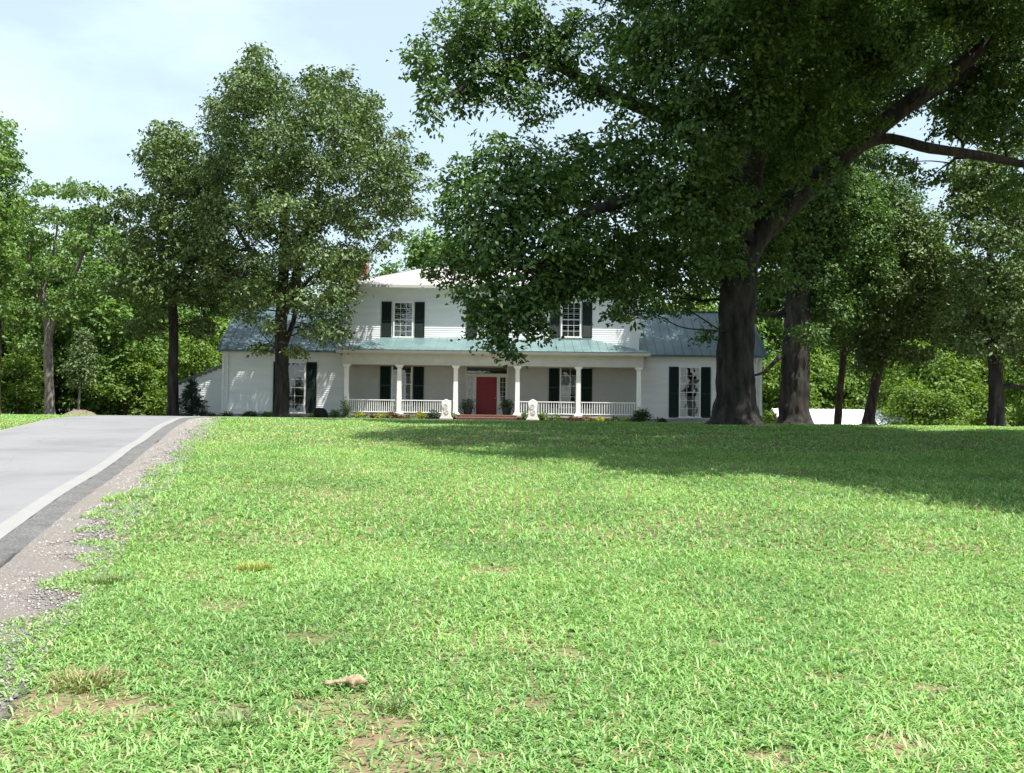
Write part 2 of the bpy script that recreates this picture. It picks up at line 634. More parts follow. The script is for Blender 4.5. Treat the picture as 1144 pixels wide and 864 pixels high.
f1 = n.noise(70, 5, 0.75)
f2 = n.noise(2.2, 5, 0.7)
f3 = n.noise(5, 4, 0.7)
col = n.ramp(f1, [(0.25, (0.07, 0.063, 0.058)), (0.5, (0.20, 0.185, 0.172)), (0.75, (0.42, 0.40, 0.385))])
col = n.mixc(n.ramp(f2, [(0.45, 0.0), (0.65, 0.35)]), col, (0.22, 0.17, 0.13))
n.principled(col, 0.95, 0.15, normal=n.bump(f1, 0.9, 0.02))
MAT['gravel'] = n.m

strip('driveway', -1.70, 1.38, MAT['asphalt'], 0.045, 8, label='light grey asphalt drive climbing past the lawn', cat='driveway')
strip('driveway_edge_band', 1.38, 1.56, MAT['edgeband'], 0.049, 2, dz1=0.043, label='pale band along the right edge of the drive', cat='edge band')
strip('driveway_shoulder', 1.56, 1.90, MAT['darkasphalt'], 0.040, 4, 0.02, ragged=0.13, dz1=0.006, label='dark broken asphalt shoulder of the drive', cat='shoulder')
strip('left_edge_band', -1.84, -1.70, MAT['edgeband'], 0.03, 2, dz1=0.048, label='pale band along the left edge of the drive', cat='edge band')
strip('gravel_strip', 1.82, 2.75, MAT['gravel'], 0.02, 10, 0.02, ragged=0.25, i1=100, dz1=-0.004, label='gravel and bare soil strip between drive and lawn', cat='gravel strip')

# loose stones
m = 70000
k0 = RNG.integers(14, 80, m)
tt = RNG.random(m)
c = RC[k0] + (RC[k0 + 1] - RC[k0]) * tt[:, None]
o = 1.84 + 0.80 * RNG.random(m) ** 1.2
P = np.stack([c[:, 0] + RN[k0, 0] * o, c[:, 1] + RN[k0, 1] * o], 1)
s = 0.004 + 0.014 * RNG.random(m) ** 3
Z = ground_z(P[:, 0], P[:, 1]) + 0.012
oct_ = np.array([(1, 0, 0), (0, 1, 0), (-1, 0, 0), (0, -1, 0), (0, 0, 0.7), (0, 0, -0.7)])
of = np.array([(0, 1, 4), (1, 2, 4), (2, 3, 4), (3, 0, 4), (1, 0, 5), (2, 1, 5), (3, 2, 5), (0, 3, 5)])
jit = 0.7 + 0.6 * RNG.random((m, 6, 1))
V = np.stack([P[:, 0], P[:, 1], Z], 1)[:, None, :] + oct_[None] * jit * s[:, None, None]
n = Nodes('pebble')
g_ = n.n('ShaderNodeNewGeometry')
n.principled(n.ramp(g_.outputs['Random Per Island'], [(0, (0.13, 0.12, 0.11)), (0.6, (0.24, 0.22, 0.205)), (1, (0.42, 0.40, 0.38))]), 0.9, 0.2)
po = np_obj('gravel_pebbles', V.reshape(-1, 3), (of[None] + (np.arange(m) * 6)[:, None, None]).reshape(-1, 3), n.m)
tag(po, 'loose grey and tan gravel beside the drive', 'gravel', kind='stuff')

# ------------------------------------------------------------------ house
YW = 59.5          # front wall of the main block and the wings
YC = 57.0          # porch columns
GH = gz(-1, 57)
house = empty('farmhouse', (-1.1, YW, GH))
tag(house, 'white clapboard two-storey farmhouse with blue-green roofed wings, columned porch and red front door', 'house')


def px(x, y, Y):
    return at(x, y, Y).x


def pz(x, y, Y):
    return at(x, y, Y).z


def clap(mb, p0, p1, z0, z1, step=0.125, lip=0.016):
    """clapboards on the wall from p0 to p1 (x, y); top edge z1 may be a pair (sloping top)"""
    a, b = Vector((p0[0], p0[1])), Vector((p1[0], p1[1]))
    d = (b - a).normalized()
    nn = Vector((d.y, -d.x))
    za, zb = z1 if isinstance(z1, tuple) else (z1, z1)
    ztop = max(za, zb)
    z = z0
    while z < ztop - 1e-4:
        zt = min(z + step, ztop)
        # clip against a sloping top
        t0, t1 = 0.0, 1.0
        if za != zb:
            if zt > min(za, zb):
                tc_ = (zt - za) / (zb - za)
                if zb > za:
                    t0 = max(0, tc_)
                else:
                    t1 = min(1, tc_)
        if t1 - t0 > 1e-3:
            A, B = a + (b - a) * t0, a + (b - a) * t1
            A2, B2 = A + nn * lip, B + nn * lip
            mb.poly([(A2.x, A2.y, z), (B2.x, B2.y, z), (B.x, B.y, zt), (A.x, A.y, zt), (A.x, A.y, z), (B.x, B.y, z)],
                    [(0, 1, 2, 3), (4, 5, 1, 0)])
        z += step


XL, XR = px(388, 350, YW), px(713, 350, YW)
WL, WR = px(249, 430, YW), px(850, 430, YW)
ZE = pz(550, 323, YW)                 # main eave
ZP = pz(545, 464, YC)                 # porch floor
DEP = 9.6
YB = YW + DEP
# main block walls
mb = MB()
clap(mb, (XL, YW), (XR, YW), pz(545, 400, YW) + 0.2, ZE)
clap(mb, (XR, YW), (XR, YB), GH + 0.3, ZE)
clap(mb, (XR, YB), (XL, YB), GH + 0.3, ZE)
clap(mb, (XL, YB), (XL, YW), GH + 0.3, ZE)
mb.build('wall', MAT['clapboard'], house)
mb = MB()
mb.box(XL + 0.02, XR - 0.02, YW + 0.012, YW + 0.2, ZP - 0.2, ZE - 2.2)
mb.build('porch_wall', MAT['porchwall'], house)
mb = MB()
mb.box(XL + 0.05, XR - 0.05, YW + 0.25, YB - 0.05, GH - 0.2, ZE)
mb.build('inner_core', MAT['dark'], house)
# corner boards and frieze
mb = MB()
for x in (XL, XR):
    mb.box(x - 0.06, x + 0.06, YW - 0.04, YW + 0.10, ZP, ZE - 0.03)
mb.box(XL + 0.06, XR - 0.06, YW - 0.035, YW, ZE - 0.32, ZE - 0.03)
mb.build('corner_trim', MAT['white'], house)


def hip_roof(name, x0, x1, y0, y1, z0, z1, inset, mat, thick=0.12, ribs=0.6):
    yr0, yr1 = (y0 + y1) / 2, (y0 + y1) / 2
    mb = MB()
    E = [(x0, y0, z0), (x1, y0, z0), (x1, y1, z0), (x0, y1, z0)]
    R0, R1 = (x0 + inset, yr0, z1), (x1 - inset, yr1, z1)
    B = [(x, y, z - thick) for x, y, z in E]
    mb.poly(E + [R0, R1] + B, [(0, 1, 5, 4), (1, 2, 5), (2, 3, 4, 5), (3, 0, 4), (6, 7, 1, 0), (7, 8, 2, 1), (8, 9, 3, 2), (9, 6, 0, 3), (9, 8, 7, 6)])
    x = x0 + ribs / 2
    while x < x1:
        t = min(1, (x - x0) / inset, (x1 - x) / inset)
        yt = y0 + (yr0 - y0) * t
        zt = z0 + (z1 - z0) * t
        if t > 0.1:
            mb.bar((x, y0 + 0.01, z0 + 0.018), (x, yt, zt + 0.018), 0.035, 0.035)
        x += ribs
    mb.bar((x0, y0, z0 + 0.02), R0, 0.07, 0.06)
    mb.bar((x1, y0, z0 + 0.02), R1, 0.07, 0.06)
    mb.bar(R0, R1, 0.10, 0.07)
    return mb.build(name, mat, house)


OV = 0.52
ZR = pz(550, 300, YW + DEP / 2)
hip_roof('main_roof', XL - 0.34, XR + 0.34, YW - OV, YB + OV, ZE + 0.10, ZR, 4.6, MAT['paleroof'])
mb = MB()
mb.box(XL - 0.40, XR + 0.40, YW - OV - 0.10, YW - OV - 0.006, ZE - 0.06, ZE + 0.10)
mb.build('gutter', MAT['cream'], house)
mb = MB()
mb.box(XL - 0.32, XR + 0.32, YW - OV + 0.02, YB + OV, ZE - 0.045, ZE - 0.025)
mb.build('soffit', MAT['white'], house)
# chimneys
for cx in (px(405, 310, YW + 4.6), px(695, 310, YW + 4.6)):
    mb = MB()
    mb.box(cx - 0.33, cx + 0.33, YW + 4.2, YW + 5.2, GH, ZR + 0.45)
    ch = mb.build('chimney', MAT['brick'], house)
    mb = MB()
    mb.box(cx - 0.40, cx + 0.40, YW + 4.13, YW + 5.27, ZR + 0.45, ZR + 0.58)
    mb.build('chimney_cap', MAT['brick'], ch)

# wings
ZWE_L = pz(300, 390, YW)
ZWE = ZWE_L
WD = 8.6
ZWR = pz(300, 345, YW + WD / 2)
for side, (xa, xb) in (('l', (WL, XL)), ('r', (XR, WR))):
    mb = MB()
    clap(mb, (xa, YW + 0.03), (xb, YW + 0.03), GH + 0.28, ZWE)
    yb = YW + WD
    if side == 'l':
        clap(mb, (xa, yb), (xa, YW + 0.03), GH + 0.28, ZWE)
        clap(mb, (xa, yb), (xa, YW + WD / 2), ZWE, (ZWE + 0.02, ZWR - 0.1))
        clap(mb, (xa, YW + WD / 2), (xa, YW + 0.03), ZWE, (ZWR - 0.1, ZWE + 0.02))
    else:
        clap(mb, (xb, YW + 0.03), (xb, yb), GH + 0.28, ZWE)
        clap(mb, (xb, YW + 0.03), (xb, YW + WD / 2), ZWE, (ZWE + 0.02, ZWR - 0.1))
        clap(mb, (xb, YW + WD / 2), (xb, yb), ZWE, (ZWR - 0.1, ZWE + 0.02))
    clap(mb, (xb, yb), (xa, yb), GH + 0.28, ZWE)
    mb.build('wing_wall', MAT['clapboard'], house)
    mb = MB()
    mb.box(xa + 0.04, xb - 0.04, YW + 0.3, yb - 0.05, GH - 0.2, ZWE - 0.05)
    mb.prism_y
    mb.build('wing_core', MAT['dark'], house)
    mb = MB()
    mb.box(xa + 0.03, xb - 0.03, YW + 0.05, yb - 0.03, GH - 0.3, GH + 0.28)
    mb.build('foundation', MAT['foundation'], house)
    # roof
    o = 0.30
    x0, x1 = (xa - 0.34, xb - 0.01) if side == 'l' else (xb * 0 + xa + 0.01, xb + 0.34)
    ym = YW + WD / 2
    sl_ = (ZWR - ZWE) / (WD / 2)
    ze = ZWE - sl_ * o + 0.12
    mb = MB()
    pr = [(YW - o, ze), (ym, ZWR + 0.12), (yb + o, ze), (yb + o, ze - 0.10), (ym, ZWR + 0.0), (YW - o, ze - 0.10)]
    m_ = len(pr)
    pts = [(x0, y, z) for y, z in pr] + [(x1, y, z) for y, z in pr]
    mb.poly(pts, [(0, 6, 7, 1), (1, 7, 8, 2), (2, 8, 9, 3), (3, 9, 10, 4), (4, 10, 11, 5), (5, 11, 6, 0), (0, 1, 4, 5), (1, 2, 3, 4), (6, 11, 10, 7), (7, 10, 9, 8)])
    x = x0 + 0.05
    while x < x1:
        mb.bar((x, YW - o + 0.01, ze + 0.02), (x, ym, ZWR + 0.14), 0.035, 0.04)
        x += 0.52
    mb.bar((x0, ym, ZWR + 0.14), (x1, ym, ZWR + 0.14), 0.14, 0.06)
    mb.build('wing_roof', MAT['tealroof'], house)
    mb = MB()
    mb.box(xa if side == 'l' else xa + 0.1, xb - 0.1 if side == 'l' else xb, YW - 0.02, YW + 0.03, ze - 0.36, ze - 0.08)
    xo = xa if side == 'l' else xb
    mb.box(xo - 0.07, xo + 0.07, YW - 0.025, YW + 0.12, GH + 0.25, ze - 0.10)
    mb.build('wing_trim', MAT['white'], house)
    # downspout
    xd = xa + 0.28 if side == 'l' else xb - 0.28
    mb = MB()
    mb.bar((xd, YW - 0.24, ze - 0.12), (xd, YW - 0.07, ze - 0.5), 0.07)
    mb.bar((xd, YW - 0.07, ze - 0.5), (xd, YW - 0.07, GH + 0.3), 0.07)
    mb.bar((xd, YW - 0.07, GH + 0.3), (xd, YW - 0.3, GH + 0.12), 0.07)
    mb.build('downspout', MAT['white'], house)


def window(cx, w, z0, z1, yw, cols, rows, curtain_and_reflection=None, mid=True):
    """a sash window mounted on the wall face at yw"""
    fw = 0.085
    mb = MB()
    x0, x1 = cx - w / 2, cx + w / 2
    mb.box(x0, x0 + fw, yw - 0.075, yw + 0.02, z0, z1)
    mb.box(x1 - fw, x1, yw - 0.075, yw + 0.02, z0, z1)
    mb.box(x0 - 0.03, x1 + 0.03, yw - 0.09, yw + 0.02, z1, z1 + 0.10)
    win = mb.build('window', MAT['white'], house)
    mb = MB()
    mb.box(x0 - 0.05, x1 + 0.05, yw - 0.12, yw + 0.02, z0 - 0.07, z0)
    mb.build('sill', MAT['white'], win)
    mb = MB()
    i0, i1 = x0 + fw, x1 - fw
    mt = 0.019
    for c_ in range(1, cols):
        xx = i0 + (i1 - i0) * c_ / cols
        mb.box(xx - mt / 2, xx + mt / 2, yw - 0.06, yw - 0.045, z0, z1)
    for r_ in range(rows + 1):
        zz = z0 + (z1 - z0) * r_ / rows
        hh = 0.04 if r_ in (0, rows) else (0.042 if (mid and r_ == rows // 2) else mt)
        mb.box(i0, i1, yw - 0.063, yw - 0.042, zz - hh / 2, zz + hh / 2)
    mb.build('sash_bars', MAT['white'], win)
    mb = MB()
    mb.poly([(i0, yw - 0.04, z0), (i1, yw - 0.04, z0), (i1, yw - 0.04, z1), (i0, yw - 0.04, z1)], [(0, 1, 2, 3)])
    mb.build('pane', MAT['glass'], win)
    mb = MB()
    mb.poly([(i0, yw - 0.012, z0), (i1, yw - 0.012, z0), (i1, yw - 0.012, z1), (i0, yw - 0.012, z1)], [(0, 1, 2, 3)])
    mb.build('room_shade_backing', MAT['dark'], win)  # dark sheet in place of the unlit room behind the glass
    if curtain_and_reflection:  # curtains, and on the right wing pale pieces standing for a reflection
        for (a, b, c_, d_) in curtain_and_reflection:
            mb = MB()
            ns = 24
            xa, xb = i0 + (i1 - i0) * a, i0 + (i1 - i0) * b
            za, zb = z0 + (z1 - z0) * c_, z0 + (z1 - z0) * d_
            pts = []
            for q in range(ns + 1):
                xx = xa + (xb - xa) * q / ns
                yy = yw - 0.024 + 0.008 * math.sin(q * 1.9)
                pts += [(xx, yy, za), (xx, yy, zb)]
            mb.poly(pts, [(2 * q, 2 * q + 2, 2 * q + 3, 2 * q + 1) for q in range(ns)])
            mb.build('curtain_and_reflection', MAT['curtain_and_reflection'], win)
    return win


def shutter(cx, w, z0, z1, yw):
    mb = MB()
    x0, x1 = cx - w / 2, cx + w / 2
    st_ = 0.05
    y0, y1 = yw - 0.065, yw - 0.02
    mb.box(x0, x0 + st_, y0, y1, z0, z1)
    mb.box(x1 - st_, x1, y0, y1, z0, z1)
    zm = z0 + (z1 - z0) * 0.47
    for za, zb in ((z0, z0 + 0.10), (zm - 0.04, zm + 0.04), (z1 - 0.08, z1)):
        mb.box(x0 + st_, x1 - st_, y0 + 0.003, y1, za, zb)
    for za, zb in ((z0 + 0.10, zm - 0.04), (zm + 0.04, z1 - 0.08)):
        nl = max(3, int((zb - za) / 0.055))
        for k_ in range(nl):
            z = za + (zb - za) * (k_ + 0.5) / nl
            mb.poly([(x0 + st_, y0 + 0.006, z - 0.03), (x1 - st_, y0 + 0.006, z - 0.03), (x1 - st_, y1 - 0.008, z + 0.022), (x0 + st_, y1 - 0.008, z + 0.022)], [(0, 1, 2, 3)])
    mb.box(x0 + st_, x1 - st_, y1 - 0.006, y1 - 0.002, z0, z1)
    return mb.build('shutter', MAT['shutter'], house)


# upper windows
for (sa, sb, wc, cur) in ((432, 469, 450.8, [(0.0, 1.0, 0.0, 0.16)]), (527, 562.5, 545, None), (620, 656, 638, [(0.0, 1, 0.0, 0.14)])):
    z0, z1 = pz(wc, 376.5, YW) - 0.0 + (wc - 545) * 0.0, pz(wc, 338.5, YW)
    window(px(wc, 350, YW), 1.18, z0, z1, YW, 3, 6, cur)
    for s_ in (sa, sb):
        shutter(px(s_, 350, YW), 0.58, z0 - 0.06, z1 + 0.06, YW)
# lower windows in the porch
for (sa, sb, wc, cur) in ((430.5, 467.5, 449, [(0.0, 0.34, 0.0, 0.72), (0.6, 1.0, 0.0, 0.70)]), (619, 655.5, 637, [(0.04, 0.96, 0.30, 0.74)])):
    z0, z1 = ZP + 0.55, pz(545, 407, YW)
    window(px(wc, 430, YW), 1.22, z0, z1, YW + 0.012, 2, 4, cur)
    for s_ in (sa, sb):
        shutter(px(s_, 430, YW), 0.62, z0 - 0.05, z1 + 0.03, YW + 0.012)
# wing windows
for (sa, sb, wc, yt, ybm, cur) in ((311, 348, 329.5, 405.5, 461, [(0.30, 0.42, 0.1, 0.5)]), (753, 788, 770.5, 411, 466, [(0.0, 1.0, 0.0, 0.42), (0.06, 0.40, 0.52, 0.74), (0.55, 0.96, 0.5, 0.78)])):  # the right wing's pale pieces imitate a reflection in the glass
    z0, z1 = pz(wc, ybm, YW), pz(wc, yt, YW)
    window(px(wc, 430, YW), 1.26, z0, z1, YW + 0.012, 3 if wc > 500 else 2, 6, cur)
    for s_ in (sa, sb):
        shutter(px(s_, 430, YW), 0.60, z0 - 0.04, z1 + 0.05, YW + 0.012)

# front door with transom and sidelights
dx = px(543.5, 440, YW)
zd1 = pz(543.5, 421.5, YW)
yw = YW + 0.012
mb = MB()
dw = 1.20
mb.box(dx - dw / 2, dx + dw / 2, yw - 0.05, yw - 0.006, ZP + 0.02, zd1)
door = mb.build('door', MAT['door'], house)
mb = MB()
for (a, b, c_, d_) in ((-0.45, -0.08, 0.25, 0.85), (0.08, 0.45, 0.25, 0.85), (-0.45, -0.08, 1.0, 1.95), (0.08, 0.45, 1.0, 1.95)):
    for (e, f_, g1, h) in ((a, b, c_, c_ + 0.03), (a, b, d_ - 0.03, d_), (a, a + 0.03, c_ + 0.03, d_ - 0.03), (b - 0.03, b, c_ + 0.03, d_ - 0.03)):
        mb.box(dx + e, dx + f_, yw - 0.062, yw - 0.05, ZP + g1, ZP + h)
mb.build('door_moulding', MAT['door'], door)
mb = MB()
mb.lathe(dx + 0.5, yw - 0.09, [(0.01, ZP + 0.98), (0.035, ZP + 1.0), (0.035, ZP + 1.04), (0.01, ZP + 1.06)], 12)
mb.build('door_knob', MAT['brass'], door)
mb = MB()
for (a, b) in ((dx - 1.22, dx - 1.10), (dx - 0.78, dx - dw / 2), (dx + dw / 2, dx + 0.78), (dx + 1.10, dx + 1.22)):
    mb.box(a, b, yw - 0.08, yw, ZP + 0.01, zd1 + 0.02)
mb.box(dx - 1.30, dx + 1.30, yw - 0.09, yw, zd1 + 0.02, zd1 + 0.20)
mb.box(dx - 1.26, dx - 1.17, yw - 0.085, yw, zd1 + 0.20, zd1 + 0.68)
mb.box(dx + 1.17, dx + 1.26, yw - 0.085, yw, zd1 + 0.20, zd1 + 0.68)
mb.box(dx - 1.10, dx - 0.78, yw - 0.05, yw, ZP + 0.01, ZP + 0.85)
mb.box(dx + 0.78, dx + 1.10, yw - 0.05, yw, ZP + 0.01, ZP + 0.85)
mb.build('door_surround', MAT['cream'], house)
for (a, b, za, zb, nc, nr, nm) in ((dx - 1.10, dx - 0.78, ZP + 0.85, zd1 - 0.02, 2, 5, 'sidelight'), (dx + 0.78, dx + 1.10, ZP + 0.85, zd1 - 0.02, 2, 5, 'sidelight'), (dx - 1.17, dx + 1.17, zd1 + 0.21, zd1 + 0.62, 8, 1, 'transom_window')):
    mb = MB()
    mb.poly([(a, yw - 0.012, za), (b, yw - 0.012, za), (b, yw - 0.012, zb), (a, yw - 0.012, zb)], [(0, 1, 2, 3)])
    w_ = mb.build(nm, MAT['dark'], house)  # dark sheet, shade of the unlit room put into its colour
    mb = MB()
    mb.poly([(a, yw - 0.03, za), (b, yw - 0.03, za), (b, yw - 0.03, zb), (a, yw - 0.03, zb)], [(0, 1, 2, 3)])
    mb.build('pane', MAT['glass'], w_)
    mb = MB()
    for q in range(1, nc):
        xx = a + (b - a) * q / nc
        mb.box(xx - 0.009, xx + 0.009, yw - 0.045, yw - 0.034, za, zb)
    for q in range(1, nr):
        zz = za + (zb - za) * q / nr
        mb.box(a, b, yw - 0.047, yw - 0.035, zz - 0.009, zz + 0.009)
    mb.box(a, b, yw - 0.048, yw - 0.036, za, za + 0.02)
    mb.build('glazing_bars', MAT['shutter'] if nm == 'transom_window' else MAT['cream'], w_)

# porch
PX0, PX1 = px(383, 430, YC), px(718, 430, YC)
mb = MB()
mb.box(PX0 - 0.1, PX1 + 0.1, YC - 0.30, YW + 0.01, ZP - 0.10, ZP)
mb.build('porch_floor', MAT['foundation'], house)
mb = MB()
mb.box(PX0 - 0.02, PX1 + 0.02, YC - 0.22, YW, GH - 0.3, ZP - 0.10)
mb.build('porch_foundation', MAT['brick'], house)
ZB0, ZB1 = pz(545, 409, YC), pz(545, 397, YC)
mb = MB()
mb.box(PX0 - 0.02, PX1 + 0.02, YC - 0.14, YC + 0.14, ZB0, ZB1)
mb.box(PX0 - 0.02, PX0 + 0.26, YC + 0.14, YW - 0.02, ZB0, ZB1)
mb.box(PX1 - 0.26, PX1 + 0.02, YC + 0.14, YW - 0.02, ZB0, ZB1)
mb.box(PX0 - 0.05, PX1 + 0.05, YC - 0.17, YC - 0.14, ZB0 + 0.02, ZB0 + 0.09)
mb.build('porch_beam', MAT['cream'], house)
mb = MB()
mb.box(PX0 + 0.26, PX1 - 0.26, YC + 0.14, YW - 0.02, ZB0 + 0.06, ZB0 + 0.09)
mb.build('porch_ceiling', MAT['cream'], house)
ZC1 = pz(545, 392.5, YC - 0.5)
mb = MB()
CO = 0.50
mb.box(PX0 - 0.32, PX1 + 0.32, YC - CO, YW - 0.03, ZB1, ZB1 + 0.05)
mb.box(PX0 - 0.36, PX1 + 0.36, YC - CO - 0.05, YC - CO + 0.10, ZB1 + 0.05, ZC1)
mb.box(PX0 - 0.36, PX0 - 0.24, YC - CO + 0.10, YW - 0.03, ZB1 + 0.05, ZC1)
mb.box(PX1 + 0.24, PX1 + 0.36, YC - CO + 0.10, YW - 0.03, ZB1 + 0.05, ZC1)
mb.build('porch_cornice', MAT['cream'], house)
# porch roof, hipped at its ends
zr0, zr1 = ZC1 + 0.02, pz(545, 378.5, YW)
x0, x1, y0 = PX0 - 0.40, PX1 + 0.40, YC - CO - 0.10
xi0, xi1 = px(428, 378, YW), px(662, 384, YW)
yt = YW - 0.02
mb = MB()
pts = [(x0, y0, zr0), (x1, y0, zr0), (x1, yt, zr0), (x0, yt, zr0), (xi0, yt, zr1), (xi1, yt, zr1)]
mb.poly(pts, [(0, 1, 5, 4), (1, 2, 5), (3, 0, 4), (3, 4, 5, 2), (0, 3, 2, 1)])
x = x0 + 0.3
while x < x1:
    t = min(1, (x - x0) / (xi0 - x0), (x1 - x) / (x1 - xi1))
    if t > 0.08:
        mb.bar((x, y0 + 0.02, zr0 + 0.014), (x, y0 + (yt - y0) * t, zr0 + (zr1 - zr0) * t + 0.014), 0.03, 0.03)
    x += 0.48
mb.build('porch_roof', MAT['porchroof'], house)

# columns
for i, cpx in enumerate((387, 446, 509, 578, 646, 713.5)):
    cx = px(cpx, 440, YC)
    mb = MB()
    mb.taper(cx, YC, ZP + 0.16, ZB0 - 0.18, 0.135, 0.115)
    col_ = mb.build('column', MAT['white'], house, bevel=0.01)
    mb = MB()
    mb.taper(cx, YC, ZP + 0.001, ZP + 0.08, 0.24, 0.24)
    mb.taper(cx, YC, ZP + 0.08, ZP + 0.16, 0.20, 0.15)
    mb.build('base', MAT['white'], col_)
    mb = MB()
    mb.taper(cx, YC, ZB0 - 0.18, ZB0 - 0.08, 0.125, 0.19)
    mb.taper(cx, YC, ZB0 - 0.08, ZB0 - 0.002, 0.21, 0.21)
    mb.build('capital', MAT['white'], col_)
CXS = [px(c_, 440, YC) for c_ in (387, 446, 509, 578, 646, 713.5)]
bal_mesh = None
for (i, j) in ((0, 1), (1, 2), (3, 4), (4, 5)):
    xa, xb = CXS[i] + 0.16, CXS[j] - 0.16
    mb = MB()
    zt = ZP + 0.80
    mb.box(xa, xb, YC - 0.045, YC + 0.045, zt - 0.05, zt)
    mb.box(xa, xb, YC - 0.035, YC + 0.035, ZP + 0.09, ZP + 0.14)
    rail = mb.build('railing', MAT['white'], house)
    nb = 22
    for q in range(nb):
        xx = xa + (xb - xa) * (q + 0.5) / nb
        if bal_mesh is None:
            mb = MB()
            o_ = wloc(house)
            mb.box(o_.x - 0.019, o_.x + 0.019, o_.y - 0.019, o_.y + 0.019, o_.z, o_.z + 0.61)
            ob = mb.build('baluster', MAT['white'], rail)
            bal_mesh = ob.data
        else:
            ob = bpy.data.objects.new('baluster', bal_mesh)
            COL.objects.link(ob)
            ob.parent = rail
        ob.location = (xx - house.location.x, YC - house.location.y, ZP + 0.14 - house.location.z)

# brick steps
sx0, sx1 = px(509.5, 465, YC - 0.8), px(577, 465, YC - 0.8)
mb = MB()
mb.box(sx0, sx1, YC - 1.00, YC - 0.31, GH - 0.2, ZP - 0.16)
mb.box(sx0, sx1, YC - 0.65, YC - 0.31, ZP - 0.16, ZP - 0.012)
mb.build('steps', MAT['brick'], house)
mb = MB()
mb.box(sx0 - 0.03, sx1 + 0.03, YC - 1.04, YC - 0.66, ZP - 0.16, ZP - 0.135)
mb.box(sx0 - 0.03, sx1 + 0.03, YC - 0.69, YC - 0.32, ZP - 0.012, ZP + 0.008)
mb.build('step_tread', mat_painted('pinkish_stone_tread', (0.42, 0.27, 0.22), 0.2, 0.8, 5), house)

# lean-to on the left end
lx1 = WL - 0.03
lx0 = px(197, 440, YW + 3.0)
ly = YW + 2.2
zt1, zt0 = pz(249, 405, ly), pz(198, 432, ly)
mb = MB()
clap(mb, (lx0, ly), (lx1, ly), GH, (zt0, zt1))
clap(mb, (lx0, ly + 4), (lx0, ly), GH, zt0)
mb.build('lean_to_wall', MAT['clapboard'], house)
mb = MB()
mb.poly([(lx0 - 0.25, ly - 0.2, zt0 - 0.06), (lx1, ly - 0.2, zt1 + 0.04), (lx1, ly + 4, zt1 + 0.04), (lx0 - 0.25, ly + 4, zt0 - 0.06),
         (lx0 - 0.25, ly - 0.2, zt0 + 0.04), (lx1, ly - 0.2, zt1 + 0.14), (lx1, ly + 4, zt1 + 0.14), (lx0 - 0.25, ly + 4, zt0 + 0.04)],
        [(3, 2, 1, 0), (4, 5, 6, 7), (0, 1, 5, 4), (1, 2, 6, 5), (2, 3, 7, 6), (3, 0, 4, 7)])
mb.build('lean_to_roof', MAT['tealroof'], house)

# ------------------------------------------------------------------ white barn beyond the crest
bx0, bx1, bY = px(862, 465, 80), px(1006, 470, 80), 80.0
bz1, bz0 = pz(935, 457.5, bY), pz(935, 477, bY)
barn = empty('outbuilding', ((bx0 + bx1) / 2, bY, gz(26, 80)))
tag(barn, 'long low outbuilding with white ribbed metal roof beyond the lawn, behind the slim trunks', 'outbuilding')
mb = MB()
gb = gz(26, 80) - 0.3
mb.box(bx0 + 0.2, bx1 - 0.2, bY - 2.6, bY + 2.6, gb, bz0 - 0.05)
mb.build('wall', MAT['barnwall'], barn)
mb = MB()
pr = [(bY - 3, bz0), (bY, bz1), (bY + 3, bz0), (bY + 3, bz0 - 0.08), (bY, bz1 - 0.08), (bY - 3, bz0 - 0.08)]
pts = [(bx0, y, z) for y, z in pr] + [(bx1, y, z) for y, z in pr]
mb.poly(pts, [(0, 6, 7, 1), (1, 7, 8, 2), (2, 8, 9, 3), (3, 9, 10, 4), (4, 10, 11, 5), (5, 11, 6, 0), (0, 1, 4, 5), (1, 2, 3, 4), (6, 11, 10, 7), (7, 10, 9, 8)])
x = bx0 + 0.05
while x < bx1:
    mb.bar((x, bY - 2.98, bz0 + 0.02), (x, bY, bz1 + 0.02), 0.05, 0.05)
    x += 0.40
mb.build('roof', MAT['barnroof'], barn)


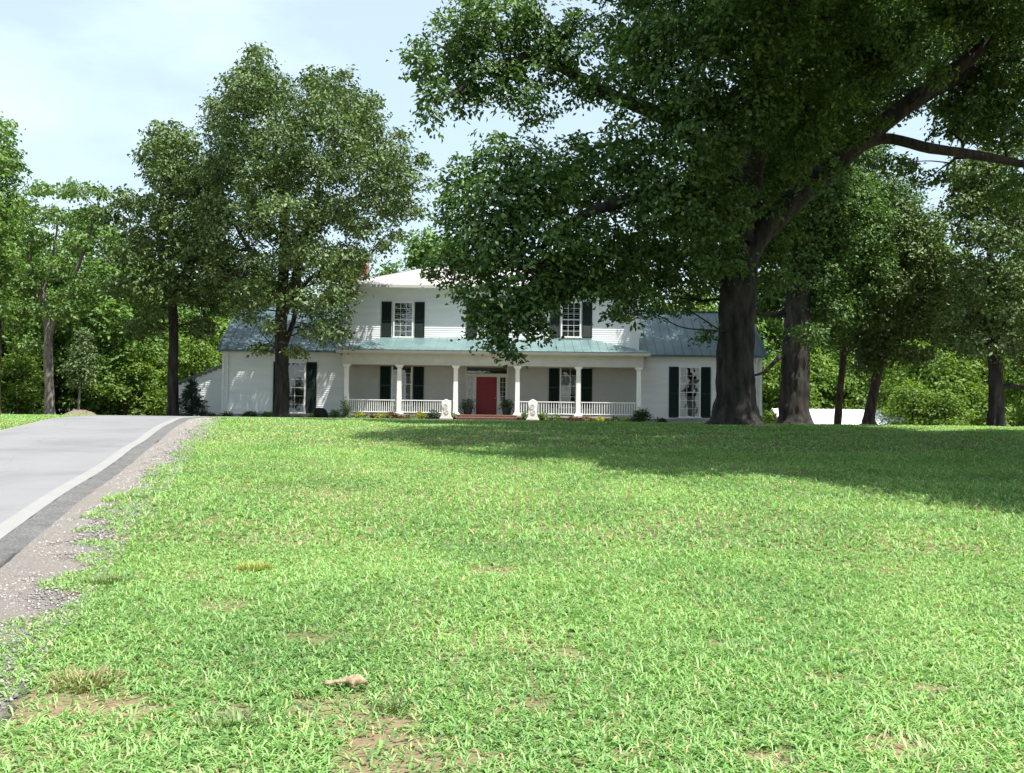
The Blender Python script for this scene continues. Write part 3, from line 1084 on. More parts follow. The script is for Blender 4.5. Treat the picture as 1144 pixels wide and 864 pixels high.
# ------------------------------------------------------------------ plants
def tube_mesh(paths, sides=8):
    """paths: list of (pts (n,3), radii (n,)) -> V, quads"""
    Vs, Fs, b = [], [], 0
    for P, R in paths:
        P = np.asarray(P, float)
        R = np.asarray(R, float)
        sd = sides if R.max() > 0.06 else (6 if R.max() > 0.03 else 4)
        if R.max() > 0.25:
            sd = max(sd, 20 if R.max() < 0.5 else 64)
        T = np.gradient(P, axis=0)
        T /= np.linalg.norm(T, axis=1)[:, None] + 1e-9
        ref = np.array([0.31, 0.95, 0.05])
        A = np.cross(T, ref)
        A /= np.linalg.norm(A, axis=1)[:, None] + 1e-9
        B = np.cross(T, A)
        th = np.arange(sd) * 2 * np.pi / sd
        ring = P[:, None] + R[:, None, None] * (np.cos(th)[None, :, None] * A[:, None] + np.sin(th)[None, :, None] * B[:, None])
        if R.max() > 0.15:      # uneven bark
            q = ring.reshape(-1, 3)
            k = (vnoise(q, 2.2) - 0.5) * 0.22 + (vnoise(q * np.array([1, 1, 0.35]), 7.0) - 0.5) * 0.12
            k = k.reshape(len(P), sd, 1)
            if R.max() > 0.5:
                fl = np.clip(R / np.median(R) - 0.95, 0, 1)[:, None]
                lobes = np.cos(5 * th + 0.8)[None] * 0.6 + np.cos(8 * th + 2.1)[None] * 0.4
                ridge = np.abs(vnoise(q * np.array([1, 1, 0.18]), 9.0) - 0.5).reshape(len(P), sd) * 0.16
                k = k + (fl * lobes * 0.30 - ridge)[:, :, None]
            ring = P[:, None] + (ring - P[:, None]) * (1 + k)
        Vs.append(ring.reshape(-1, 3))
        n_ = len(P)
        i = np.arange(n_ - 1)[:, None] * sd
        j = np.arange(sd)[None]
        j2 = (j + 1) % sd
        Fs.append((np.stack([i + j, i + j2, i + sd + j2, i + sd + j], -1).reshape(-1, 4)) + b)
        b += n_ * sd
    return np.concatenate(Vs), np.concatenate(Fs)


def smooth_path(pts, radii, n=6):
    P = spline(pts, n)
    R = np.interp(np.linspace(0, len(radii) - 1, len(P)), np.arange(len(radii)), radii)
    return P, R


def leaf_faces(C, Nrm, Dir, Lg, Wd, fold=0.25):
    """one folded leaf (two triangles) per centre"""
    Nrm = Nrm / (np.linalg.norm(Nrm, axis=1)[:, None] + 1e-9)
    Dir = Dir - Nrm * (Dir * Nrm).sum(1)[:, None]
    Dir = Dir / (np.linalg.norm(Dir, axis=1)[:, None] + 1e-9)
    S = np.cross(Nrm, Dir)
    Lg = Lg[:, None]
    Wd = Wd[:, None]
    a = C - Dir * Lg * 0.5
    b = C + Dir * Lg * 0.5 - Nrm * Lg * 0.10
    l = C + S * Wd * 0.5 + Nrm * Wd * fold + Dir * Lg * 0.06
    r = C - S * Wd * 0.5 + Nrm * Wd * fold + Dir * Lg * 0.06
    V = np.stack([a, r, b, l], 1).reshape(-1, 3)
    m_ = len(C)
    q = np.arange(m_)[:, None] * 4
    Fc = np.concatenate([q + np.array([[0, 1, 2]]), q + np.array([[0, 2, 3]])], 0)
    return V, Fc


def leaves(rng, blobs, dens, leaf, spray_n=9, spray_r=0.32, gap=0.42, gap_scale=0.75, shell=0.5, droop=0.3, gap_small=True):
    """leaf mesh from ellipsoid blobs (cx,cy,cz,rx,ry,rz); leaves grow in sprays, gaps cut by noise"""
    Cs, Os, Gs = [], [], []
    for (cx, cy, cz, rx, ry, rz) in blobs:
        vol = 4.19 * rx * ry * rz
        ns = int(max(8, vol * dens / spray_n))
        d = rng.normal(size=(ns, 3))
        d /= np.linalg.norm(d, axis=1)[:, None]
        rad = shell + (1 - shell) * rng.random(ns) ** 0.6
        rad = np.where(rng.random(ns) < 0.18, rng.random(ns) ** 0.5, rad)
        # uneven outline: the radius itself varies with direction
        o3 = d * 1.7 + np.array([cx, cy, cz])
        rad = rad * (0.72 + 0.62 * vnoise(o3, 1.6))
        Cs.append(np.array([cx, cy, cz]) + d * rad[:, None] * np.array([rx, ry, rz]))
        Os.append(d)
        Gs.append(np.full(ns, gap * min(1.0, (max(rx, rz) / 1.3) ** 1.2) if gap_small else gap))
    C = np.concatenate(Cs)
    O = np.concatenate(Os)
    k = 0.65 * vnoise(C, gap_scale) + 0.35 * vnoise(C + 31.7, gap_scale * 2.7)
    keep = k > np.concatenate(Gs)
    C, O = C[keep], O[keep]
    # sprays
    m_ = len(C)
    off = rng.normal(size=(m_, spray_n, 3)) * np.array([1, 1, 0.5]) * spray_r * 0.6
    P = (C[:, None] + off)
    P[:, :, 2] -= droop * (off[:, :, 0] ** 2 + off[:, :, 1] ** 2) / max(spray_r, 0.01)
    sprayn = O * np.array([0.75, 0.75, 0.35]) + np.array([0, 0, 0.55]) + rng.normal(size=(m_, 3)) * 0.35
    Nrm = sprayn[:, None] + rng.normal(size=(m_, spray_n, 3)) * 0.45
    Dir = off * 1.0 / max(spray_r, 0.01) + O[:, None] * 0.5 + rng.normal(size=(m_, spray_n, 3)) * 0.35 + np.array([0, 0, -0.3])
    P = P.reshape(-1, 3)
    Nrm = Nrm.reshape(-1, 3)
    Dir = Dir.reshape(-1, 3)
    Lg = leaf[0] * (0.5 + 0.85 * rng.random(len(P)))
    Wd = leaf[1] * (0.7 + 0.5 * rng.random(len(P)))
    return leaf_faces(P, Nrm, Dir, Lg, Wd)


def skeleton(rng, trunk, limbs, blobs, base_r, sag=0.06, twigs=6, limb_k=0.22):
    """trunk and limbs (explicit paths) plus grown limbs reaching each blob"""
    paths = [trunk] + limbs
    nodes = [np.concatenate([np.asarray(P) for P, R in paths])]
    nr = [np.concatenate([np.asarray(R) for P, R in paths])]
    order = sorted(blobs, key=lambda b: np.min(np.linalg.norm(nodes[0] - np.array(b[:3]), axis=1)))
    for b in order:
        c = np.array(b[:3])
        A = np.concatenate(nodes)
        RR = np.concatenate(nr)
        dv = c - A
        dist = np.linalg.norm(dv, axis=1)
        cost = dist + np.maximum(0, -dv[:, 2]) * 1.5 - np.clip(RR, 0, 0.4) * 1.5 + (RR < 0.03) * 2
        cost[: max(2, int(len(np.asarray(trunk[0])) * 0.3))] += 6      # not from the bare bole
        i = int(np.argmin(cost))
        s_ = A[i]
        ln = np.linalg.norm(c - s_)
        if ln < 0.3:
            continue
        r0 = min(RR[i] * 0.8, max(0.02, limb_k * base_r * (0.4 + 0.12 * ln)))
        mid1 = s_ + (c - s_) * 0.35 + rng.normal(size=3) * ln * 0.07 + np.array([0, 0, ln * sag])
        mid2 = s_ + (c - s_) * 0.7 + rng.normal(size=3) * ln * 0.07 + np.array([0, 0, ln * sag])
        end = c + rng.normal(size=3) * 0.15
        P, R = smooth_path([s_, mid1, mid2, end], [r0, r0 * 0.75, r0 * 0.5, max(0.012, r0 * 0.28)], 5)
        paths.append((P, R))
        nodes.append(P)
        nr.append(R)
        for _ in range(twigs):
            d = rng.normal(size=3)
            d /= np.linalg.norm(d)
            e = c + d * np.array(b[3:]) * (0.6 + 0.35 * rng.random())
            k = rng.integers(len(P) // 2, len(P))
            m_ = P[k] + (e - P[k]) * 0.5 + rng.normal(size=3) * 0.12
            rt = max(0.01, min(R[k] * 0.6, 0.03))
            paths.append(smooth_path([P[k], m_, e], [rt, rt * 0.7, 0.006], 3))
    return paths


def flare(base, r, pts, radii):
    """trunk with a root flare; pts above the base"""
    x, y, z = base
    P = [np.array([x, y, z - 0.25]), np.array([x, y, z + 0.05]), np.array([x, y, z + r * 0.5]), np.array([x, y, z + r * 1.4])] + [np.array(p) for p in pts]
    R = [r * 1.75, r * 1.55, r * 1.25, r * 1.08] + list(radii)
    return smooth_path(P, R, 9)


def make_tree(name, label, cat, base, r, trunk_pts, radii, limbs, blobs, leaf_mat, bark_mat, dens, leaf, group=None, seed=1, twigs=6, **kw):
    rng = np.random.default_rng(seed)
    root = empty(name, base)
    tag(root, label, cat, group)
    trunk = flare(base, r, trunk_pts, radii)
    sk = skeleton(rng, trunk, [smooth_path(p, q, 5) for p, q in limbs], blobs, r, twigs=twigs, limb_k=kw.pop('limb_k', 0.22))
    V, Fq = tube_mesh(sk)
    np_obj('trunk', V, Fq, bark_mat, root, smooth=True)
    V, Ft = leaves(rng, blobs, dens, leaf, **kw)
    np_obj('crown', V, Ft, leaf_mat, root)
    return root


def B(lst, Y0, deep=None, front=True):
    """pixel blobs (px, py, rx_px, ry_px[, depth offset in m]) -> world ellipsoids"""
    out = []
    for t in lst:
        x, y, rx, ry = t[:4]
        Y = Y0 + (t[4] if len(t) > 4 else 0)
        p = at(x, y, Y)
        s_ = Y / F
        out.append((p.x, p.y, p.z, rx * s_, 0.5 * (rx + ry) * s_, ry * s_))
    if deep:      # the crown is as deep as it is wide
        q = np.array(out)
        cx = (q[:, 0].min() + q[:, 0].max()) / 2
        hw = (q[:, 0].max() - q[:, 0].min()) / 2
        for i, b in enumerate(list(out)):
            u = min(1, abs(b[0] - cx) / hw)
            dd = deep * math.sqrt(max(0, 1 - u * u))
            for sg in ((1, -1) if front else (1,)):
                k = sg * dd * (0.45 + 0.5 * ((i * 0.618) % 1))
                if abs(k) < 0.8:
                    continue
                f = (Y0 + k) / Y0
                out.append((b[0] * f, b[1] + k, 1.6 + (b[2] - 1.6) * f, b[3] * 0.82, b[4] * 0.82, b[5] * 0.78))
    return out


def pp(lst, Y0):
    return [np.array(at(t[0], t[1], Y0 + (t[2] if len(t) > 2 else 0))) for t in lst]


def on_ground(x, Y):
    p = at(x, 475, Y)
    return (p.x, Y, gz(p.x, Y))


# --- the great oak
YO = 33.0
b0 = on_ground(821, YO)
oak_blobs = B([
    # upper left arm
    (500, 55, 42, 34, -2), (470, 75, 18, 26, -3), (485, 118, 20, 30, -3), (550, 25, 52, 34, -2), (545, 85, 40, 24, -2), (525, 110, 26, 20, -2),
    (610, 20, 50, 34, -1), (600, 70, 45, 26, -1), (592, 118, 34, 22, -2), (650, 55, 46, 36, -1), (655, 98, 34, 18, -1), (575, 100, 30, 20, -1),
    # top
    (700, 15, 60, 40, 0), (705, 70, 40, 36, -3), (760, 40, 62, 46, -4), (745, 95, 46, 40, -4), (820, 20, 70, 46, 0), (800, 90, 55, 46, -5), (870, 60, 55, 46, -2),
    (930, 20, 62, 36, 0), (1000, 110, 34, 20, 2), (1055, 45, 22, 14, 3),
    (850, -40, 120, 40, 0), (700, -40, 90, 36, 0), (1010, -30, 90, 30, 1),
    # right arm, thin hanging sprays
    (1085, 110, 36, 22, 1), (1120, 150, 34, 20, 1), (1060, 140, 26, 13, 1), (1000, 185, 26, 14, 3), (1040, 195, 24, 12, 3), (1135, 210, 30, 22, 2),
    (905, 125, 50, 36, 2), (905, 205, 20, 12, -2), (828, 198, 36, 26, -2.5), (858, 226, 15, 11, -2.5), (985, 128, 16, 10, -2), (1045, 84, 24, 13, -2), (930, 185, 12, 9, -1.5),
    # middle
    (715, 140, 45, 36, -4), (780, 150, 50, 46, -5), (700, 185, 36, 30, -2), (750, 200, 50, 40, -3), (835, 150, 46, 46, 3), (870, 190, 46, 40, 4), (810, 215, 50, 40, 3),
    (650, 175, 40, 26, -1), (640, 215, 40, 30, -1),
    # lower left lobe
    (570, 180, 46, 32, -3), (520, 205, 30, 28, -3), (505, 235, 24, 20, -3), (560, 225, 50, 34, -4), (610, 205, 40, 36, -4), (515, 270, 26, 32, -3), (550, 270, 42, 36, -4),
    (600, 265, 50, 36, -4), (650, 270, 46, 34, -3), (495, 290, 20, 16, -3), (580, 310, 46, 30, -4), (630, 310, 46, 26, -3), (690, 250, 44, 36, -1), (690, 300, 46, 30, -1),
    (540, 325, 32, 24, -4), (575, 350, 30, 24, -4), (550, 368, 24, 16, -4), (565, 385, 14, 10, -4), (600, 345, 24, 18, -4), (610, 372, 12, 10, -4), (664, 322, 34, 13, -3),
    (740, 255, 50, 36, 1), (740, 300, 50, 30, 1), (785, 270, 40, 40, 3), (775, 315, 40, 24, 3), (720, 335, 36, 16, -1), (695, 352, 22, 9, -2), (760, 345, 16, 10, 1),
    (855, 300, 26, 30, 4), (850, 245, 40, 40, 4), (480, 306, 7, 7, -3), (890, 150, 40, 40, -3), (840, 120, 50, 40, -5), (785, 235, 50, 36, -4), (740, 225, 40, 34, -3), (940, 130, 44, 30, -2), (800, 290, 34, 24, -3), (900, 100, 50, 40, -4), (860, 20, 70, 44, -6), (530, 350, 16, 12, -4), (590, 368, 20, 15, -4), (560, 345, 34, 22, -3), (600, 334, 22, 18, -4), (600, 320, 40, 28, -3), (540, 300, 36, 28, -3), (694, 346, 15, 10, -3), (548, 382, 13, 9, -4), (572, 398, 9, 7, -4), (645, 305, 40, 30, -2), (500, 312, 16, 12, -3), (790, 372, 8, 11, -0.9),
], YO)
# part of the crown that reaches towards the camera, above the frame
for (x, y, z, r) in ((7.0, 23, 15.0, 2.8), (10.5, 24, 15.5, 3.0), (5.0, 27, 17.5, 2.6), (9.0, 27, 18, 3.0), (13.5, 26, 15.5, 3.0), (12.0, 31, 18.5, 3.0), (6.0, 32, 19.5, 3.0), (15.0, 31, 16.0, 2.8),
                     (17.0, 35, 14.0, 2.6), (2.4, 20.0, 12.4, 2.1), (4.2, 17.3, 11.8, 2.0), (5.6, 15.6, 11.4, 1.9), (6.9, 14.0, 11.0, 1.9), (3.4, 22.4, 13.4, 2.2), (5.6, 19.2, 12.8, 2.3),
                     (8.0, 17.0, 12.4, 2.3), (8.6, 20.0, 13.4, 2.5), (9.4, 14.8, 11.8, 2.2), (11.5, 18, 13.0, 2.4), (11.5, 21.5, 14.5, 2.6), (14.5, 22.5, 14.5, 2.8)):
    oak_blobs.append((x, y, z, r, r, r * 0.7))
oak_limbs = [
    (pp([(829, 292), (852, 258), (900, 213), (958, 162), (1030, 104), (1095, 55), (1180, -30)], YO), [0.44, 0.40, 0.37, 0.33, 0.27, 0.22, 0.15]),
    (pp([(940, 176, 0), (985, 155, 0), (1040, 166, 0), (1095, 174, 0.5), (1175, 190, 1)], YO), [0.26, 0.18, 0.17, 0.16, 0.10]),
    (pp([(1005, 124, 0), (1050, 98, 0.4), (1110, 70, 1), (1180, 60, 1.5)], YO), [0.26, 0.20, 0.17, 0.11]),
    (pp([(832, 285), (800, 222, -0.5), (741, 212, -1.5), (693, 226, -2.5), (644, 245, -3), (590, 290, -4)], YO), [0.36, 0.27, 0.21, 0.17, 0.13, 0.06]),
    (pp([(827, 270), (812, 190, -0.5), (752, 136, -1), (682, 107, -1), (646, 86, -1), (603, 67, -1.4), (554, 74, -2), (500, 110, -2.8)], YO), [0.42, 0.34, 0.27, 0.20, 0.17, 0.14, 0.10, 0.04]),
    (pp([(829, 275), (840, 190, 0.5), (862, 110, 0), (882, 40, -0.5), (890, -40, -0.5), (885, -120, 0)], YO), [0.50, 0.40, 0.32, 0.24, 0.18, 0.08]),
]
make_tree('oak_tree', 'huge dark spreading oak with flared trunk, largest tree, overhanging the house front', 'tree', b0, 0.62,
          pp([(820, 420), (822, 370), (824, 325), (828, 278)], YO), [0.60, 0.58, 0.58, 0.58], oak_limbs, oak_blobs, MAT['oak'], MAT['bark'],
          400, (0.185, 0.105), seed=11, twigs=5, gap=0.43, gap_scale=0.85, spray_n=11, spray_r=0.28, limb_k=0.16)

# second oak behind it
YS = 50.0
b1 = on_ground(888, YS)
make_tree('oak_tree', 'broad-trunked oak standing just right of and behind the huge oak', 'tree', b1, 0.68,
          pp([(888, 420), (890, 370), (893, 320), (900, 270)], YS), [0.68, 0.64, 0.60, 0.48],
          [(pp([(880, 395), (868, 402, -0.5), (855, 415, -1), (842, 420, -1.5)], YS), [0.14, 0.11, 0.08, 0.05]), (pp([(884, 345), (866, 352, 0), (848, 350, 0.5)], YS), [0.16, 0.12, 0.07]),
           (pp([(900, 280), (930, 230, 0), (960, 200, 1)], YS), [0.3, 0.2, 0.08])],
          B([(905, 300, 42, 40), (945, 255, 42, 40), (955, 300, 40, 36, 2), (880, 255, 50, 40), (915, 220, 50, 36, -1), (965, 225, 30, 28, 1), (925, 340, 34, 22), (875, 335, 30, 22, 2),
             (905, 372, 22, 14, -2), (980, 275, 24, 26, 1), (955, 205, 26, 20), (935, 345, 30, 24, 2), (985, 245, 16, 18, 1), (845, 335, 26, 22, 2), (860, 235, 60, 50, 5), (900, 190, 60, 50, 5), (945, 175, 46, 40, 6), (840, 175, 50, 50, 4), (900, 130, 60, 50, 4), (800, 230, 50, 45, 6), (930, 90, 50, 40, 4)], YS)
          + [(14, 44, 18, 3.5, 3.5, 2.6), (16, 40.5, 19, 3.4, 3.4, 2.6), (12, 41, 20, 3, 3, 2.4), (15, 47.5, 20, 3.5, 3.5, 2.6), (14, 58, 15.5, 3, 3, 2.2), (17, 59, 15, 3, 3, 2.2), (19.5, 57, 14, 3, 3, 2.2), (12, 56, 16, 2.6, 2.6, 2), (16.5, 62, 15, 2.8, 2.8, 2), (12.5, 61, 15.5, 2.4, 2.4, 1.8)],
          MAT['oak'], MAT['bark'], 230, (0.20, 0.12), seed=12, gap=0.36)

# near tree whose boughs reach in at the top right and shade the lawn
bN = (17.5, 19.5, gz(17.5, 19.5))
nb_ = [(17, 19, 14, 3.2, 3.2, 2.6), (13.5, 17, 12.6, 2.8, 2.8, 1.9), (10.5, 15.2, 11.6, 2.6, 2.6, 1.6), (12.5, 13, 12, 2.8, 2.8, 1.8), (9.6, 12.2, 10.6, 2.0, 2.0, 1.4), (16, 14, 13, 3, 3, 2),
       (14, 20.5, 14, 3, 3, 2.2), (11, 19, 13.6, 2.8, 2.8, 1.9), (19, 23, 14, 3, 3, 2), (21, 18, 13, 3, 3, 2), (16.5, 17, 16.5, 3, 3, 2.2), (13, 24, 15.4, 2.6, 2.6, 1.8), (8.2, 16.6, 11.6, 2.2, 2.2, 1.4),
       (11.0, 10.2, 10.6, 2.2, 2.2, 1.4), (7.6, 14.4, 10.6, 1.8, 1.8, 1.2), (14.6, 21, 11.4, 1.8, 1.8, 1.2), (17, 23.5, 11.5, 2.2, 2.2, 1.6), (12.9, 22, 10.6, 1.1, 1.1, 0.8)]
make_tree('oak_tree', 'near oak whose boughs hang into the top right corner of the view', 'tree', bN, 0.5,
          [(17.5, 19.5, 4.5), (17.4, 19.4, 7.5), (17, 19, 10.5)], [0.46, 0.42, 0.34], [], nb_, MAT['oak'], MAT['bark'], 330, (0.18, 0.11), seed=13, gap=0.33, twigs=4)

# --- left oak in front of the wing
YM = 54.0
b2 = on_ground(314, YM)
make_tree('oak_tree', 'tall rounded grey-green oak standing in front of the left wing', 'tree', b2, 0.36,
          pp([(315, 420), (314, 370), (316, 320), (318, 260), (312, 190), (300, 120)], YM), [0.35, 0.33, 0.30, 0.25, 0.18, 0.08],
          [(pp([(318, 350), (335, 290, -0.5), (352, 220, -0.5), (380, 140, 0)], YM), [0.22, 0.18, 0.13, 0.05]),
           (pp([(316, 330), (285, 290, 0), (258, 240, 0.5), (240, 190, 1)], YM), [0.16, 0.13, 0.10, 0.05]),
           (pp([(317, 390), (330, 350, 1), (336, 300, 1.5), (345, 250, 2)], YM), [0.15, 0.13, 0.10, 0.06]),
           (pp([(345, 255, -0.5), (390, 225, 0), (430, 200, 0)], YM), [0.12, 0.09, 0.04]),
           (pp([(320, 340), (360, 300, 0), (395, 290, -0.5), (410, 310, -1)], YM), [0.12, 0.09, 0.06, 0.03])],
          B([(285, 76, 22, 20), (272, 100, 28, 26), (305, 108, 34, 30), (258, 128, 26, 24, 1), (362, 96, 24, 22), (392, 112, 26, 22, 1), (345, 128, 34, 30, -1), (408, 142, 26, 26), (378, 148, 34, 28, -1),
             (268, 160, 34, 28), (315, 160, 40, 32, -1.5), (245, 190, 28, 26, 1), (290, 200, 38, 32, -1), (345, 192, 40, 34, -1.5), (395, 182, 34, 30, -0.5), (435, 178, 26, 24), (452, 200, 19, 18), (425, 215, 32, 26),
             (375, 232, 38, 30, -1), (238, 232, 28, 26), (272, 245, 34, 28, -1), (320, 245, 40, 32, -1.5), (455, 228, 15, 12), (440, 240, 18, 12), (405, 250, 24, 18, 0.5), (235, 275, 28, 24), (285, 290, 38, 26, -1),
             (345, 285, 40, 28, -1), (388, 292, 26, 26, -1), (372, 322, 32, 22, -1), (250, 312, 32, 22, 0), (300, 325, 34, 18, -1), (335, 335, 24, 16, -1), (275, 345, 26, 14, 0), (365, 350, 26, 14, -1),
             (352, 370, 22, 11, -1), (378, 372, 13, 13, -1), (305, 365, 13, 8, -1), (290, 388, 9, 5, 1), (330, 392, 10, 5, -1), (472, 178, 8, 8), (466, 236, 9, 7), (448, 150, 9, 8), (418, 112, 8, 8), (290, 58, 10, 8), (238, 115, 10, 9), (232, 140, 8, 8), (345, 88, 8, 8), (385, 84, 8, 8), (478, 205, 6, 7), (445, 262, 10, 7), (428, 275, 9, 7)], YM, 6.5),
          MAT['grey_oak'], MAT['bark'], 135, (0.22, 0.13), seed=14, gap=0.47, gap_scale=0.85, spray_r=0.4)

# --- tree left of it, further back
YT = 58.0
make_tree('shade_tree', 'dark-trunked tall tree left of the grey-green oak, beside the lean-to', 'tree', on_ground(193, YT), 0.30,
          pp([(193, 420), (194, 370), (192, 310), (190, 250), (190, 190)], YT), [0.29, 0.27, 0.22, 0.16, 0.08],
          [(pp([(192, 340), (170, 290), (145, 260)], YT), [0.14, 0.10, 0.05]), (pp([(194, 330), (215, 280), (228, 230)], YT), [0.13, 0.1, 0.05])],
          B([(186, 152, 22, 20), (168, 172, 18, 20), (208, 166, 20, 24), (190, 195, 32, 24), (175, 230, 28, 20), (222, 215, 26, 26), (205, 250, 34, 24), (160, 262, 28, 18), (145, 285, 26, 16), (190, 290, 36, 22, -1),
             (230, 285, 26, 24), (165, 315, 32, 18), (210, 325, 34, 22, -1), (240, 335, 20, 18), (135, 320, 24, 14), (180, 345, 30, 16), (128, 240, 24, 14, 2), (232, 190, 20, 24, 1), (236, 245, 22, 28, 1), (215, 275, 30, 26, 1), (245, 305, 20, 20, 1), (140, 222, 18, 12, 2), (225, 365, 18, 14, 1), (160, 365, 22, 14, 1)], YT, 4.5),
          MAT['grey_oak'], MAT['bark'], 125, (0.25, 0.15), seed=15, gap=0.45, gap_scale=0.75)

# pale-barked open tree
YP = 62.0
make_tree('shade_tree', 'open light-green tree with pale grey bark at left, beyond the drive', 'tree', on_ground(55, YP), 0.30,
          pp([(55, 440), (54, 400), (53, 360), (46, 320)], YP), [0.28, 0.26, 0.24, 0.17],
          [(pp([(53, 365), (40, 330), (34, 290), (38, 240)], YP), [0.15, 0.13, 0.10, 0.05]), (pp([(54, 380), (68, 340), (84, 305), (100, 262), (108, 230)], YP), [0.16, 0.14, 0.13, 0.09, 0.04]),
           (pp([(48, 330), (60, 280), (66, 240)], YP), [0.11, 0.08, 0.04])],
          B([(45, 210, 22, 10), (85, 212, 24, 11), (62, 240, 24, 13), (25, 232, 18, 14), (105, 240, 20, 13), (40, 265, 22, 16), (88, 268, 20, 14), (15, 275, 22, 18), (118, 275, 18, 14), (60, 300, 24, 14), (25, 315, 24, 18),
             (95, 318, 20, 16), (50, 345, 22, 12), (12, 350, 20, 18), (75, 350, 16, 12), (115, 215, 10, 8), (30, 385, 18, 12), (85, 330, 14, 20)], YP, 4.0),
          MAT['light_leaf'], MAT['pale_bark'], 110, (0.26, 0.16), seed=16, gap=0.39, gap_scale=0.8)

# left edge tree
YE = 50.0
make_tree('shade_tree', 'tall light-green tree cut off by the left edge, dark trunk', 'tree', on_ground(-8, YE), 0.28,
          pp([(-6, 420), (-4, 370), (-8, 320), (-14, 250), (-18, 180)], YE), [0.26, 0.24, 0.22, 0.16, 0.08], [],
          B([(-4, 145, 20, 20), (-20, 180, 34, 30), (4, 185, 20, 28), (-14, 235, 36, 34), (10, 232, 20, 26), (-30, 290, 40, 34), (5, 290, 24, 26), (-10, 340, 34, 24), (-50, 230, 40, 40), (-60, 310, 40, 30)], YE, 4.0),
          MAT['light_leaf'], MAT['bark'], 120, (0.25, 0.15), seed=17, gap=0.38)

# sapling in its mulch mound
YG = 39.5
bS = on_ground(88, YG)
sap = make_tree('sapling', 'thin young tree staked in a mulch mound beside the drive'.replace('staked ', 'growing '), 'tree', bS, 0.045,
                pp([(88, 455), (89, 440), (90, 415), (92, 385)], YG), [0.042, 0.038, 0.028, 0.012], [],
                B([(90, 425, 12, 8), (86, 408, 14, 10), (97, 412, 12, 10), (93, 392, 11, 10), (92, 375, 8, 10), (84, 395, 8, 7), (101, 400, 8, 8)], YG),
                MAT['grey_oak'], MAT['pale_bark'], 2600, (0.12, 0.07), seed=18, gap=0.42, gap_scale=1.6, spray_r=0.22)
mb = MB()
pts, fc = [], []
ns, nr_ = 28, 7
for j in range(nr_ + 1):
    rr = j / nr_
    for i in range(ns):
        t = 2 * math.pi * i / ns
        w = 0.66 * (1 + 0.12 * math.sin(3 * t + 1) + 0.06 * math.sin(7 * t))
        x, y = bS[0] + w * rr * math.cos(t), bS[1] + w * rr * math.sin(t)
        z = gz(x, y) - 0.03 + 0.28 * (1 - rr ** 2.2) + random.uniform(-0.025, 0.025)
        pts.append((x, y, z))
for j in range(nr_):
    for i in range(ns):
        k2 = (i + 1) % ns
        fc.append((j * ns + i, j * ns + k2, (j + 1) * ns + k2, (j + 1) * ns + i))
n = Nodes('wood_mulch')
f1 = n.noise(30, 5, 0.8)
n.principled(n.ramp(f1, [(0.3, (0.10, 0.08, 0.06)), (0.55, (0.23, 0.19, 0.14)), (0.75, (0.36, 0.31, 0.25))]), 0.95, 0.1, normal=n.bump(f1, 1.0, 0.04))
mo = MB().poly(pts, fc).build('mulch_mound', n.m, loc=bS)
tag(mo, 'low mound of tan bark mulch around the sapling beside the drive', 'mulch mound')

# right-hand trees
YA = 61.0
make_tree('shade_tree', 'slim tree with a straight reddish trunk left of the leaning tree, beyond the lawn', 'tree', on_ground(936, YA), 0.22,
          pp([(938, 440), (942, 400), (941, 370), (936, 330)], YA), [0.20, 0.19, 0.16, 0.10], [(pp([(942, 400), (955, 385), (965, 370)], YA), [0.1, 0.07, 0.03])],
          B([(930, 330, 34, 24), (905, 345, 26, 22), (950, 355, 26, 18), (915, 375, 28, 15), (935, 300, 30, 22), (900, 312, 22, 20), (960, 330, 20, 20), (960, 372, 14, 10), (895, 370, 16, 12)], YA, 3.0),
          MAT['wood_leaf'], MAT['brown_bark'], 110, (0.25, 0.15), seed=19, gap=0.41)
YL = 56.0
make_tree('shade_tree', 'dense dark tree with a right-leaning trunk in front of the white outbuilding', 'tree', on_ground(971, YL), 0.30,
          pp([(975, 445), (982, 410), (990, 375), (998, 335), (1005, 290)], YL), [0.27, 0.25, 0.22, 0.18, 0.1], [(pp([(992, 368), (1025, 345), (1050, 315)], YL), [0.12, 0.1, 0.04])],
          B([(1000, 270, 36, 28), (965, 290, 28, 28), (1035, 285, 34, 28), (985, 320, 38, 28), (1030, 325, 38, 28), (955, 335, 24, 24), (1062, 320, 26, 26), (995, 360, 42, 22), (1045, 362, 34, 20), (960, 375, 28, 20),
             (985, 392, 32, 16), (1020, 395, 28, 12), (1005, 240, 28, 20), (1040, 250, 26, 20), (1070, 350, 22, 20), (970, 405, 20, 12)], YL, 4.0),
          MAT['grey_oak'], MAT['brown_bark'], 115, (0.24, 0.15), seed=20, gap=0.40)
YR = 49.0
